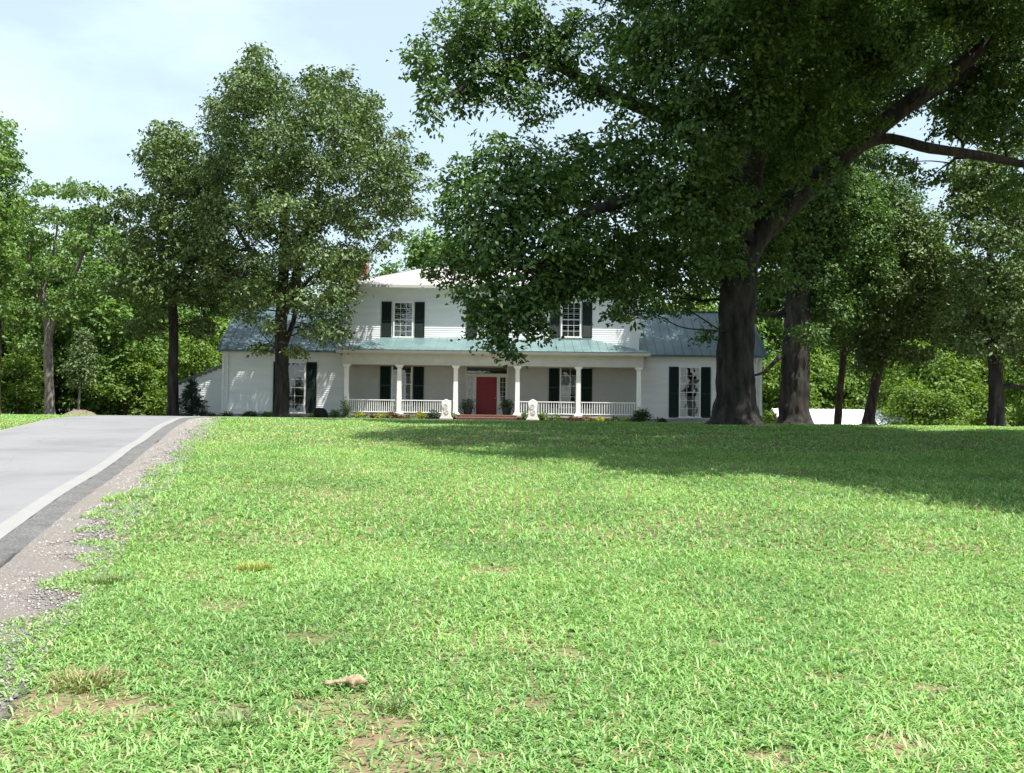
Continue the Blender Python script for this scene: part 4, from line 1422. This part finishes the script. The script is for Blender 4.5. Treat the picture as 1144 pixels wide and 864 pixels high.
make_tree('shade_tree', 'stout dark-trunked tree with a low right-hand branch near the right edge', 'tree', on_ground(1113, YR), 0.36,
          pp([(1113, 440), (1112, 410), (1112, 370), (1108, 310), (1105, 250), (1108, 195)], YR), [0.35, 0.34, 0.30, 0.20, 0.12, 0.04],
          [(pp([(1116, 434), (1128, 431), (1145, 433), (1170, 425)], YR), [0.14, 0.12, 0.11, 0.05]), (pp([(1112, 380), (1135, 340), (1160, 300)], YR), [0.16, 0.12, 0.06])],
          B([(1100, 200, 34, 28), (1078, 225, 24, 24), (1125, 225, 36, 26), (1090, 260, 34, 20), (1150, 250, 36, 24), (1105, 180, 26, 20), (1080, 300, 28, 18), (1105, 318, 36, 26), (1145, 312, 36, 26), (1080, 350, 34, 24),
             (1125, 352, 40, 26), (1165, 340, 34, 30), (1095, 385, 34, 18), (1135, 388, 36, 18), (1065, 380, 20, 18), (1160, 395, 26, 18), (1125, 270, 30, 14), (1075, 190, 20, 20), (1165, 425, 16, 14), (1155, 160, 36, 30)], YR, 4.0),
          MAT['grey_oak'], MAT['bark'], 135, (0.22, 0.14), seed=21, gap=0.39)


# --- woodland trees: a few kinds, copied
def wood_proto(name, seed, h, r, mat, bark, nblob, dens, leaf, low=0.25, gap=0.43):
    rng = np.random.default_rng(seed)
    blobs = []
    for i in range(nblob):
        t = low + (1 - low) * (i + 0.5) / nblob
        w = r * math.sin(math.pi * min(0.97, 0.18 + 0.80 * (t - low) / (1 - low))) ** 0.7
        a = rng.random() * 6.28
        q = w * (0.35 + 0.45 * rng.random())
        s_ = r * (0.34 + 0.22 * rng.random())
        blobs.append((q * math.cos(a), q * math.sin(a), h * t * 0.95, s_, s_, s_ * 0.75))
    root = empty(name, (0, 0, 0))
    rb = h * 0.017
    trunk = flare((0, 0, 0), rb, [(0.1, 0, h * 0.25), (-0.1, 0.15, h * 0.5), (0.05, 0, h * 0.75), (0, 0, h * 0.9)], [rb * 0.95, rb * 0.75, rb * 0.45, rb * 0.2])
    V, Fq = tube_mesh(skeleton(rng, trunk, [], blobs, rb, twigs=3, limb_k=0.3))
    np_obj('trunk', V, Fq, bark, root, smooth=True)
    V, Ft = leaves(rng, blobs, dens, leaf, gap=gap, gap_scale=0.45, spray_r=0.5, spray_n=8)
    np_obj('crown', V, Ft, mat, root)
    return root


wp = [wood_proto('woodland_tree', 31, 16, 4.6, MAT['wood_leaf'], MAT['bark'], 26, 26, (0.40, 0.25), 0.16),
      wood_proto('woodland_tree', 32, 17, 4.2, MAT['light_leaf'], MAT['bark'], 26, 26, (0.38, 0.24), 0.20),
      wood_proto('woodland_tree', 33, 14, 4.4, MAT['wood_leaf'], MAT['brown_bark'], 22, 28, (0.40, 0.25), 0.10),
      wood_proto('woodland_tree', 34, 8, 3.4, MAT['bright_leaf'], MAT['brown_bark'], 18, 36, (0.34, 0.21), 0.06)]
used = [False] * 4
WOODL = 'tree in the dense wood left of the house, beyond the drive'
WOODH = 'tree rising behind the farmhouse roofs'
WOODR = 'tree in the wood at right, beyond the white outbuilding'
LBL = {('L', 0): 'leafy mid-green woodland tree in the dense wood left of the house', ('L', 1): 'tall light-green woodland tree in the dense wood left of the house',
       ('L', 2): 'low-branched woodland tree in the dense wood left of the house', ('L', 3): 'small bright yellow-green understorey tree in the wood left of the house',
       ('H', 0): 'leafy mid-green tree rising behind the farmhouse roofs', ('H', 1): 'light-green tall tree rising behind the farmhouse roofs',
       ('H', 2): 'rounded low-branched tree behind the farmhouse roofs', ('H', 3): 'small bright yellow-green tree behind the farmhouse',
       ('R', 0): 'leafy mid-green tree in the wood at right behind the white outbuilding', ('R', 1): 'tall light-green tree in the wood at right behind the white outbuilding',
       ('R', 2): 'low-branched tree in the wood at right behind the white outbuilding', ('R', 3): 'small bright yellow-green tree in the wood at right beyond the lawn'}
GRP = {'L': 'trees of the wood left of the house', 'H': 'trees behind the farmhouse', 'R': 'trees of the wood right of the house'}
wrng = np.random.default_rng(5)


def plant_wood(kind, zone, pxx, Y, top_py=None, s=1.0):
    p = at(pxx, 470, Y)
    z = gz(p.x, Y)
    if top_py is not None:
        h = (16, 17, 14, 8)[kind]
        s = (at(pxx, top_py, Y).z - z) / h
    if used[kind]:
        r_ = copy_tree(wp[kind])
    else:
        r_ = wp[kind]
        used[kind] = True
    r_.location = (p.x, Y, z - 0.05)
    r_.rotation_euler = (0, 0, wrng.random() * 6.28)
    w = s ** 0.6 * (0.92 + 0.2 * wrng.random())
    r_.scale = (w, w, s)
    tag(r_, LBL[(zone, kind)], 'tree', GRP[zone])
    return r_


for (k_, x, Y, t) in ((0, -30, 72, 230), (1, 20, 80, 255), (1, 60, 74, 262), (0, 95, 84, 240), (2, 125, 72, 285), (1, 150, 90, 262), (2, 180, 78, 330), (0, 225, 84, 310), (3, 140, 70, 385),
                      (3, 215, 69, 378), (3, 20, 68, 395), (1, -70, 66, 200), (0, 265, 92, 300), (2, 5, 90, 300), (0, 45, 95, 285), (2, 110, 98, 300), (1, 200, 100, 300), (3, 90, 78, 400), (0, -110, 84, 180),
                      (3, 240, 76, 360), (3, 175, 74, 400), (3, 50, 84, 405), (2, -50, 95, 260), (3, 110, 72, 425), (3, 30, 76, 430), (3, 160, 86, 410)):
    plant_wood(k_, 'L', x, Y, t)
for (k_, x, Y, t) in ((1, 440, 92, 290), (0, 475, 96, 262), (2, 505, 90, 280), (0, 545, 98, 285), (1, 400, 98, 300), (2, 350, 90, 325), (0, 310, 96, 315), (0, 600, 98, 295), (2, 660, 96, 300), (1, 710, 98, 305),
                      (3, 765, 84, 328), (2, 805, 92, 310), (3, 735, 80, 345)):
    plant_wood(k_, 'H', x, Y, t)
for (k_, x, Y, t) in ((0, 850, 98, 300), (2, 890, 95, 320), (1, 925, 102, 262), (0, 965, 104, 225), (2, 1005, 100, 235), (3, 1030, 78, 385), (3, 1070, 76, 400), (0, 1060, 102, 275), (2, 1110, 98, 290), (3, 1140, 80, 395),
                      (1, 1160, 96, 240), (3, 905, 92, 390), (3, 950, 96, 395), (3, 990, 90, 388), (3, 880, 88, 400), (0, 1210, 90, 220), (3, 1100, 88, 375), (3, 1185, 74, 380), (2, 1250, 84, 240), (3, 1020, 72, 430), (3, 1055, 70, 438),
                      (3, 920, 94, 405)):
    plant_wood(k_, 'R', x, Y, t)


# --- shrubs and border plants
def shrub(name, label, cat, x, Y, w_px, top_py, mat, group=None, leaf=(0.10, 0.06), dens=1500, seed=50, lobes=5, spiky=False, base_z=None):
    rng = np.random.default_rng(seed)
    p = at(x, 470, Y)
    z = gz(p.x, Y) if base_z is None else base_z
    h = at(x, top_py, Y).z - z
    w = w_px * Y / F
    base = (p.x, Y, z)
    root = empty(name, base)
    tag(root, label, cat, group)
    bl = []
    for i in range(lobes):
        a = rng.random() * 6.28
        q = w * 0.24 * rng.random() ** 0.5
        bl.append((p.x + q * math.cos(a) * 1.2, Y + q * math.sin(a), z + h * (0.3 + 0.32 * rng.random()), w * 0.32, w * 0.30, h * 0.36))
    V, Ft = leaves(rng, bl, dens, leaf, gap=0.30, gap_scale=2.5, spray_r=0.13, spray_n=7, shell=0.3)
    np_obj('foliage', V, Ft, mat, root)
    st_ = []
    for i in range(5):
        e = np.array(bl[i % lobes][:3])
        st_.append(smooth_path([np.array([p.x, Y, z - 0.05]), (np.array([p.x, Y, z]) + e) / 2 + rng.normal(size=3) * 0.04, e], [0.02, 0.015, 0.008], 3))
    V, Fq = tube_mesh(st_)
    np_obj('stem', V, Fq, MAT['brown_bark'], root)
    return root


GL = 'shrubs along the left wing wall'
shrub('shrub', 'low dark shrub beside the small conifer, at the lean-to wall', 'shrub', 236, 57.5, 16, 460, MAT['dark_leaf'], GL, seed=51)
shrub('shrub', 'rounded dark shrub left of the broader pair, under the left wing wall', 'shrub', 252, 58.5, 16, 459.5, MAT['dark_leaf'], GL, seed=52)
shrub('shrub', 'broad near-black rounded shrub against the left wing wall', 'shrub', 279, 58.4, 20, 458, MAT['dark_leaf'], GL, seed=53, dens=1900)
shrub('shrub', 'green loose shrub left of the grey-green oak trunk', 'shrub', 299, 58.2, 22, 459, MAT['wood_leaf'], GL, seed=54)
shrub('shrub', 'small pale leafy plant right of the grey-green oak trunk', 'plant', 332, 57.6, 14, 463, MAT['hosta_leaf'], GL, seed=55)
shrub('shrub', 'yellowish low plant left of the black boulder', 'plant', 349, 57.2, 13, 463, MAT['yellow_leaf'], GL, seed=56)
shrub('shrub', 'leafy shrub between the boulder and the climbing plant', 'shrub', 374, 57.2, 16, 456, MAT['wood_leaf'], GL, seed=57)
shrub('climbing_plant', 'light-green climber growing up the leftmost porch column', 'climber', 386, 56.6, 9, 441, MAT['hosta_leaf'], None, seed=58, dens=1800, lobes=7)
shrub('shrub', 'pale silvery plant at the foot of the climber', 'plant', 391, 56.2, 12, 463, MAT['hosta_leaf'], 'flower bed plants in front of the porch', seed=59)
FB = 'flower bed plants in front of the porch'
fb = [(401, 14, 459.5, 'yellow_leaf', 'bright yellow-green plant in the bed under the first porch railing'),
      (413, 13, 462, 'red_leaf', 'bronze low plant between two yellow ones under the first porch railing'),
      (424, 14, 460, 'yellow_leaf', 'yellow flowering plant just left of the bronze grass by the second column'),
      (437, 16, 458.5, 'red_leaf', 'bronze-green tufted plant left of the second porch column'),
      (405, 12, 466, 'hosta_leaf', 'pale hosta in front of the yellow-green plant at the bed edge'),
      (430, 12, 465, 'hosta_leaf', 'pale hosta at the bed edge left of the second column'),
      (455, 14, 461, 'red_leaf', 'bronze plant right of the second porch column'),
      (461, 13, 465, 'hosta_leaf', 'pale hosta in front of the bronze plant right of the second column'),
      (471, 14, 459.5, 'yellow_leaf', 'bright yellow plant in the bed midway under the second railing'),
      (483, 18, 462, 'dark_leaf', 'dark spreading plant left of the left carved post'),
      (486, 12, 458, 'conifer', 'greyish upright plant beside the left carved post'),
      (505, 7, 461, 'hosta_leaf', 'small light-green plant between the left carved post and the steps'),
      (585, 9, 461, 'hosta_leaf', 'small light-green plant between the steps and the right carved post'),
      (607, 14, 459.5, 'wood_leaf', 'grey-green shrub just right of the right carved post'),
      (621, 12, 463, 'wood_leaf', 'low green plant under the third porch railing'),
      (640, 12, 465, 'red_leaf', 'reddish low plant left of the fifth porch column'),
      (656, 13, 465, 'red_leaf', 'reddish low plant right of the fifth porch column'),
      (672, 12, 466, 'yellow_leaf', 'low yellowish plant under the last porch railing'),
      (686, 12, 466, 'dark_leaf', 'low dark plant under the last porch railing'),
      (698, 10, 467, 'wood_leaf', 'low green plant left of the rounded shrub at the porch corner')]
for i, (x, w, t, m_, lb) in enumerate(fb):
    shrub('bedding_plant', lb, 'plant', x, 56.35 if 'hosta in front' not in lb else 56.0, w * 1.1, t - 1.6, MAT[m_], FB, seed=70 + i, leaf=(0.11, 0.06), dens=1800, lobes=4)
shrub('shrub', 'rounded dark-green shrub at the right corner of the porch', 'shrub', 718, 56.6, 22, 453, MAT['dark_leaf'], None, seed=95, dens=1600, lobes=6)
shrub('shrub', 'small dark shrub left of the right wing shutters', 'shrub', 739, 58.5, 12, 466, MAT['dark_leaf'], None, seed=96)
shrub('shrub', 'light-green bush at the right end of the house', 'shrub', 860, 57.0, 18, 455, MAT['bright_leaf'], None, seed=97, leaf=(0.13, 0.08))
# potted ferns by the door
for i, x in enumerate((522.5, 566)):
    Yp = 57.9
    p = at(x, 460, Yp)
    r_ = empty('potted_plant', (p.x, Yp, ZP))
    tag(r_, ('dark bushy plant in a pot left of the red door', 'dark bushy plant in a pot right of the red door')[i], 'potted plant', 'potted plants by the door')
    MB().lathe(p.x, Yp, [(0.20, ZP + 0.002), (0.27, ZP + 0.38), (0.30, ZP + 0.39), (0.30, ZP + 0.45), (0.24, ZP + 0.45)], 18).build('pot', MAT['pot'], r_, smooth=False)
    rng = np.random.default_rng(200 + i)
    bl = [(p.x + 0.2 * math.cos(a), Yp + 0.15 * math.sin(a), ZP + 0.62 + 0.1 * math.sin(2 * a), 0.28, 0.26, 0.26) for a in (0.3, 1.6, 2.9, 4.2, 5.4)] + [(p.x, Yp, ZP + 0.82, 0.22, 0.2, 0.2)]
    V, Ft = leaves(rng, bl, 1500, (0.11, 0.05), gap=0.25, gap_scale=2.5, spray_r=0.12, spray_n=7, shell=0.3)
    np_obj('foliage', V, Ft, MAT['dark_leaf'], r_)

# conifer by the lean-to
rng = np.random.default_rng(300)
Yc = 58.3
p = at(214, 470, Yc)
zc = gz(p.x, Yc)
hc = at(214, 424, Yc).z - zc
con = empty('conifer', (p.x, Yc, zc))
tag(con, 'small dark blue-green conifer in front of the lean-to', 'conifer')
C, Nn, Dd = [], [], []
br = [(np.array([[p.x, Yc, zc - 0.1], [p.x, Yc, zc + hc * 0.5], [p.x, Yc, zc + hc]]), np.array([0.07, 0.045, 0.01]))]
for q in range(70):
    t = 0.05 + 0.93 * (q + rng.random()) / 70
    a = rng.random() * 6.28
    ln = 1.08 * (1 - t) ** 0.8 * (0.75 + 0.4 * rng.random()) + 0.1
    e = np.array([p.x + ln * math.cos(a), Yc + ln * math.sin(a), zc + hc * t - 0.12 * ln])
    s_ = np.array([p.x, Yc, zc + hc * t])
    br.append((np.stack([s_, (s_ + e) / 2 + np.array([0, 0, 0.04]), e]), np.array([0.018, 0.012, 0.005])))
    for w in range(int(60 * ln) + 12):
        u = rng.random() ** 0.7
        C.append(s_ + (e - s_) * u + rng.normal(size=3) * np.array([0.07, 0.07, 0.06]))
        Dd.append((e - s_) / ln + rng.normal(size=3) * 0.7)
        Nn.append(np.array([0, 0, 1]) + rng.normal(size=3) * 0.6)
V, Fq = tube_mesh(br)
np_obj('trunk', V, Fq, MAT['brown_bark'], con)
C, Nn, Dd = np.array(C), np.array(Nn), np.array(Dd)
V, Ft = leaf_faces(C, Nn, Dd, 0.17 * (0.7 + 0.6 * rng.random(len(C))), np.full(len(C), 0.05))
np_obj('crown', V, Ft, MAT['conifer'], con)

# black boulder
import bmesh
p = at(358, 470, 57.0)
bm = bmesh.new()
bmesh.ops.create_icosphere(bm, subdivisions=4, radius=1)
for v in bm.verts:
    q = np.array([v.co[:]])
    k = 1 + 0.35 * (float(vnoise(q + 7, 1.3)[0]) - 0.5)
    v.co = Vector((v.co.x * 0.40 * k, v.co.y * 0.35 * k, v.co.z * 0.40 * k + v.co.x * -0.10))
me = bpy.data.meshes.new('boulder')
bm.to_mesh(me)
bm.free()
me.materials.append(MAT['boulder'])
bo = bpy.data.objects.new('boulder', me)
bo.location = (p.x, 57.0, gz(p.x, 57) + 0.28)
COL.objects.link(bo)
tag(bo, 'rounded black boulder by the left wing wall, near the porch', 'boulder')

# carved white posts either side of the steps
for i, x in enumerate((498.3, 595.0)):
    Yq = 55.7
    p = at(x, 470, Yq)
    zb = gz(p.x, Yq)
    H = at(x, 446.0, Yq).z - zb
    r_ = empty('carved_post', (p.x, Yq, zb))
    tag(r_, ('white carved post with pointed top left of the porch steps', 'white carved post with pointed top right of the porch steps')[i], 'post', 'carved posts by the steps')
    cx = p.x
    MB().box(cx - 0.38, cx + 0.38, Yq - 0.32, Yq + 0.32, zb - 0.15, zb + 0.10).build('brick_base', MAT['brick'], r_)
    z0 = zb + 0.101
    h = H - 0.10
    prof = [(-0.36, 0), (0.36, 0), (0.33, 0.06), (0.26, 0.13), (0.24, 0.25), (0.25, 0.50), (0.26, 0.72), (0.25, 0.84), (0.18, 0.91), (0.09, 0.955), (0.0, 1.0), (-0.09, 0.955), (-0.18, 0.91), (-0.25, 0.84), (-0.26, 0.72), (-0.25, 0.50), (-0.24, 0.25), (-0.26, 0.13), (-0.33, 0.06)]
    MB().prism_y([(cx + a, z0 + b * h) for a, b in prof], Yq - 0.20, Yq + 0.20).build('body', MAT['stone'], r_, bevel=0.02)
    mb = MB()
    for (cxx, czz, rr, turns) in ((cx - 0.03, 0.66, 0.17, 1.6), (cx + 0.05, 0.38, 0.13, 1.4)):
        pts = []
        for q in range(26):
            t = q / 25 * turns * 6.28
            ra = rr * (1 - 0.72 * q / 25)
            pts.append((cxx + ra * math.cos(t + 2.4), Yq - 0.215, z0 + czz * h + ra * math.sin(t + 2.4)))
        for a, b in zip(pts[:-1], pts[1:]):
            mb.bar(a, b, 0.04, 0.05)
    mb.build('scroll', MAT['stone'], r_)

# dry curled leaf on the lawn
Yd = 5.05
p = None
for Yt in np.arange(3.5, 9, 0.02):
    q = at(386, 766, Yt)
    if q.z <= gz(q.x, q.y) + 0.03:
        p = q
        break
zl = gz(p.x, p.y)
V, Fc = [], []
nu, nv = 14, 8
for i in range(nu + 1):
    u = i / nu
    x = (u - 0.5) * 0.21
    wv = 0.045 * math.sin(math.pi * min(1, max(0.02, u ** 0.8))) * (0.55 + 0.6 * u)
    arch = 0.012 + 0.035 * max(0, math.sin(math.pi * (u * 1.25 - 0.35)))
    for j in range(nv + 1):
        w = (j / nv - 0.5) * 2
        V.append((p.x + x + 0.008 * math.sin(w * 5 + u * 11), p.y + w * wv * (0.8 + 0.25 * math.sin(u * 23 + w)) + 0.02 * math.sin(u * 4), zl + 0.035 + arch - (w * w) * arch * 0.9 + 0.007 * math.sin(u * 9 + w * 2) - 0.006 * (1 - abs(w)) + random.uniform(-0.003, 0.003)))
for i in range(nu):
    for j in range(nv):
        a = i * (nv + 1) + j
        Fc.append((a, a + 1, a + nv + 2, a + nv + 1))
lf = np_obj('dry_leaf', V, Fc, MAT['dryleaf'], loc=(p.x, p.y, zl), smooth=True)
sm = lf.modifiers.new('solid', 'SOLIDIFY')
sm.thickness = 0.003
tag(lf, 'curled tan dead leaf lying on the grass above a bare patch', 'leaf')


# ------------------------------------------------------------------ grass
def pix_ground(x, y):
    for Yt in np.arange(3.0, 40, 0.05):
        q = at(x, y, Yt)
        if q.z <= gz(q.x, q.y):
            return q
    return at(x, y, 40)


BARE = []
for (x, y, r) in ((248, 680, 0.20), (345, 713, 0.16), (395, 795, 0.22), (430, 820, 0.16), (30, 790, 0.22), (150, 795, 0.12), (440, 855, 0.22), (250, 800, 0.12), (935, 760, 0.12), (1040, 775, 0.12), (800, 720, 0.12), (640, 735, 0.10),
                  (120, 790, 0.14), (1000, 835, 0.14), (340, 660, 0.10), (555, 640, 0.2), (20, 690, 0.25), (600, 790, 0.09), (700, 850, 0.1), (520, 850, 0.1), (860, 850, 0.1)):
    q = pix_ground(x, y)
    BARE.append((q.x, q.y, r))


BARE += [(b0[0], b0[1] - 0.3, 1.5), (b1[0], b1[1] - 0.3, 1.4)]


def grass(name, label, n_try, Yr, halfw, blade_l, blade_w, mat, seed, lean=(0.5, 1.2), clump=0.0, inner=None):
    rng = np.random.default_rng(seed)
    # sample depth so that the density is even over the trapezoid
    Y = np.sqrt(Yr[0] ** 2 + (Yr[1] ** 2 - Yr[0] ** 2) * rng.random(n_try))
    X = (rng.random(n_try) * 2 - 1) * (halfw * Y + 1.0)
    ro = road_offset(X, Y)
    P0 = np.stack([X, Y, X * 0], 1)
    edge = 2.30 + 0.50 * (vnoise(P0, 0.9) - 0.5) + 0.5 * (vnoise(P0, 3.0) - 0.5)
    keep = (ro > edge) | (ro < -1.95)
    if inner:
        keep &= np.abs(X) > inner * Y + 0.8
    stray = (ro > 2.05) & (vnoise(P0 + 9, 1.6) > 0.80)
    keep |= stray
    dens = 0.02 + 0.65 * vnoise(P0 + 3, 1.3) + 0.60 * vnoise(P0 + 17, 4.5) + 0.35 * vnoise(P0 + 27, 13.0)
    for (bx, by, br_) in BARE:
        d2 = ((X - bx) / (br_ * 0.9)) ** 2 + ((Y - by) / (br_ * 0.9)) ** 2 + 2.2 * (vnoise(P0 + 5, 8.0) - 0.5)
        dens = np.where(d2 < 1, dens * 0.16, np.where(d2 < 2.4, dens * 0.5, dens))
    keep &= rng.random(n_try) < dens
    # keep off the house footprint
    keep &= ~((Y > 55.0) & (X > -20) & (X < 15))
    X, Y = X[keep], Y[keep]
    if clump:
        cX, cY = np.round(X / clump) * clump, np.round(Y / clump) * clump
        hx = (np.sin(cX * 91.7 + cY * 37.1) * 43758.5) % 1
        hy = (np.sin(cX * 12.9 + cY * 78.2) * 12543.1) % 1
        w = rng.random(len(X)) * 0.75
        X = X + (cX + (hx - 0.5) * clump - X) * w
        Y = Y + (cY + (hy - 0.5) * clump - Y) * w
    m_ = len(X)
    Z = ground_z(X, Y) - 0.004
    az = rng.random(m_) * 6.2832
    ln = blade_l * (0.45 + 0.9 * rng.random(m_) ** 1.3) * (0.75 + 0.5 * vnoise(np.stack([X, Y, X * 0 + 40], 1), 0.7))
    wd = blade_w * (0.6 + 0.7 * rng.random(m_))
    th = lean[0] + (lean[1] - lean[0]) * rng.random(m_)       # angle from vertical
    th2 = np.minimum(th + 0.35 + 0.7 * rng.random(m_), 2.0)
    D = np.stack([np.cos(az), np.sin(az)], 1)
    S = np.stack([-np.sin(az), np.cos(az), np.zeros(m_)], 1) * (wd / 2)[:, None]
    b = np.stack([X, Y, Z], 1)
    m1 = b + np.stack([D[:, 0] * np.sin(th) * ln * 0.5, D[:, 1] * np.sin(th) * ln * 0.5, np.cos(th) * ln * 0.5], 1)
    t = m1 + np.stack([D[:, 0] * np.sin(th2) * ln * 0.5, D[:, 1] * np.sin(th2) * ln * 0.5, np.cos(th2) * ln * 0.5], 1)
    V = np.stack([b - S * 0.6, b + S * 0.6, m1 - S, m1 + S, t], 1).reshape(-1, 3)
    q = np.arange(m_)[:, None] * 5
    Fc = np.concatenate([q + np.array([[0, 1, 3]]), q + np.array([[0, 3, 2]]), q + np.array([[2, 3, 4]])], 0)
    o = np_obj(name, V, Fc, mat)
    tag(o, label, 'grass', kind='stuff')
    return o


MAT['grass'] = mat_leaf('lawn_grass', [(0.0, (0.105, 0.209, 0.063)), (0.30, (0.183, 0.348, 0.102)), (0.65, (0.261, 0.470, 0.149)), (0.90, (0.371, 0.580, 0.230)), (0.945, (0.444, 0.488, 0.248)), (0.972, (0.470, 0.336, 0.211)), (1.0, (0.600, 0.441, 0.310))],
                        0.38, 0.05, patch=((0.28, 0.43, 0.16), 0.9, 0.50, 1.0), patch_scale=0.8, tcol=(1.1, 1.2, 0.65), vr=((0.80, 0.84, 0.80), (1.10, 1.05, 1.02)))
grass('lawn_grass', 'short bright green grass over the foreground lawn', 640000, (2.6, 9.0), 0.62, 0.075, 0.0080, MAT['grass'], 401, (0.55, 1.4), 0.08)
grass('lawn_grass', 'short bright green grass over the middle of the lawn', 640000, (9.0, 20.0), 0.60, 0.085, 0.0115, MAT['grass'], 402, (0.5, 1.35), 0.13)
grass('lawn_grass', 'short bright green grass over the far lawn up to the crest', 420000, (20.0, 38.0), 0.60, 0.08, 0.022, MAT['grass'], 403, (0.5, 1.3), 0.2)
grass('lawn_grass', 'short green grass on the level ground before the house', 130000, (38.0, 62.0), 0.60, 0.06, 0.045, MAT['grass'], 404, (0.5, 1.2))


grass('lawn_grass', 'short bright green grass out to both sides of the far lawn', 420000, (17.0, 46.0), 1.15, 0.10, 0.040, MAT['grass'], 405, (0.5, 1.3), 0.2, inner=0.59)
grass('lawn_grass', 'short bright green grass to both sides of the near lawn', 620000, (0.5, 17.5), 1.5, 0.09, 0.018, MAT['grass'], 406, (0.5, 1.3), 0.12, inner=0.59)

# broad-leaved weeds between the blades
rng = np.random.default_rng(450)
m_ = 60000
Y = np.sqrt(2.8 ** 2 + (16.0 ** 2 - 2.8 ** 2) * rng.random(m_))
X = (rng.random(m_) * 2 - 1) * (0.60 * Y + 0.8)
P0 = np.stack([X, Y, X * 0], 1)
keep = (road_offset(X, Y) > 2.7) & (0.6 * vnoise(P0 + 61, 1.1) + 0.4 * vnoise(P0 + 71, 4.0) > 0.56)
X, Y = X[keep], Y[keep]
m_ = len(X)
C = np.stack([X, Y, ground_z(X, Y) + 0.012 + 0.035 * rng.random(m_)], 1)
V, Fc = leaf_faces(C, np.array([0, -0.1, 1.0]) + rng.normal(size=(m_, 3)) * 0.45, rng.normal(size=(m_, 3)), 0.028 * (0.6 + 0.7 * rng.random(m_)), 0.022 * (0.6 + 0.6 * rng.random(m_)), 0.1)
MAT['clover'] = mat_leaf('broad_weed_leaves', [(0, (0.055, 0.125, 0.045)), (0.6, (0.10, 0.20, 0.07)), (1, (0.17, 0.28, 0.11))], 0.25, 0.04)
tag(np_obj('clover', V, Fc, MAT['clover']), 'patches of broad-leaved weeds low in the foreground lawn', 'clover', kind='stuff')


# coarse tufts that stand out of the lawn
def tuft(x, y, r, hgt, mat, label, seed, nb=260):
    rng = np.random.default_rng(seed)
    q = pix_ground(x, y)
    a = rng.random(nb) * 6.28
    rr = r * rng.random(nb) ** 0.7
    X, Y = q.x + rr * np.cos(a) * 1.2, q.y + rr * np.sin(a)
    Z = ground_z(X, Y)
    az = a + rng.normal(size=nb) * 0.7
    th = 0.25 + 0.9 * rng.random(nb)
    ln = hgt * (0.5 + 0.7 * rng.random(nb))
    D = np.stack([np.cos(az), np.sin(az)], 1)
    S = np.stack([-np.sin(az), np.cos(az), np.zeros(nb)], 1) * 0.0035
    b = np.stack([X, Y, Z], 1)
    m1 = b + np.stack([D[:, 0] * np.sin(th) * ln * .5, D[:, 1] * np.sin(th) * ln * .5, np.cos(th) * ln * .5], 1)
    t = m1 + np.stack([D[:, 0] * np.sin(th + .5) * ln * .5, D[:, 1] * np.sin(th + .5) * ln * .5, np.cos(th + .5) * ln * .5], 1)
    V = np.stack([b - S, b + S, m1 - S, m1 + S, t], 1).reshape(-1, 3)
    k = np.arange(nb)[:, None] * 5
    Fc = np.concatenate([k + np.array([[0, 1, 3]]), k + np.array([[0, 3, 2]]), k + np.array([[2, 3, 4]])], 0)
    o = np_obj('grass_tuft', V, Fc, mat, loc=(q.x, q.y, q.z))
    tag(o, label, 'grass tuft')
    return o


MAT['tuft_y'] = mat_leaf('yellow_green_tuft', [(0, (0.20, 0.26, 0.06)), (0.6, (0.34, 0.38, 0.10)), (1, (0.42, 0.38, 0.16))], 0.3, 0.06)
MAT['tuft_d'] = mat_leaf('straw_tuft', [(0, (0.16, 0.17, 0.08)), (0.6, (0.30, 0.27, 0.13)), (1, (0.40, 0.33, 0.18))], 0.25, 0.05)
MAT['tuft_g'] = mat_leaf('dull_green_tuft', [(0, (0.09, 0.15, 0.05)), (0.6, (0.17, 0.24, 0.10)), (1, (0.26, 0.27, 0.14))], 0.25, 0.05)
tuft(284, 638, 0.11, 0.09, MAT['tuft_y'], 'yellow-green coarse grass tuft in the lawn right of the gravel', 601, 400)
tuft(95, 765, 0.15, 0.09, MAT['tuft_d'], 'straw-coloured grass tuft at lower left of the lawn', 602, 320)
tuft(120, 652, 0.16, 0.08, MAT['tuft_g'], 'dull grey-green tuft near the gravel strip', 603, 320)
tuft(255, 815, 0.13, 0.07, MAT['tuft_g'], 'dull tuft among bare soil at the bottom left of the lawn', 604, 260)
tuft(438, 795, 0.07, 0.06, MAT['tuft_g'], 'small dull tuft right of the bare patch below the dead leaf', 605, 160)
tuft(150, 558, 0.16, 0.09, MAT['tuft_g'], 'green weed tuft growing in the gravel strip', 606, 200)
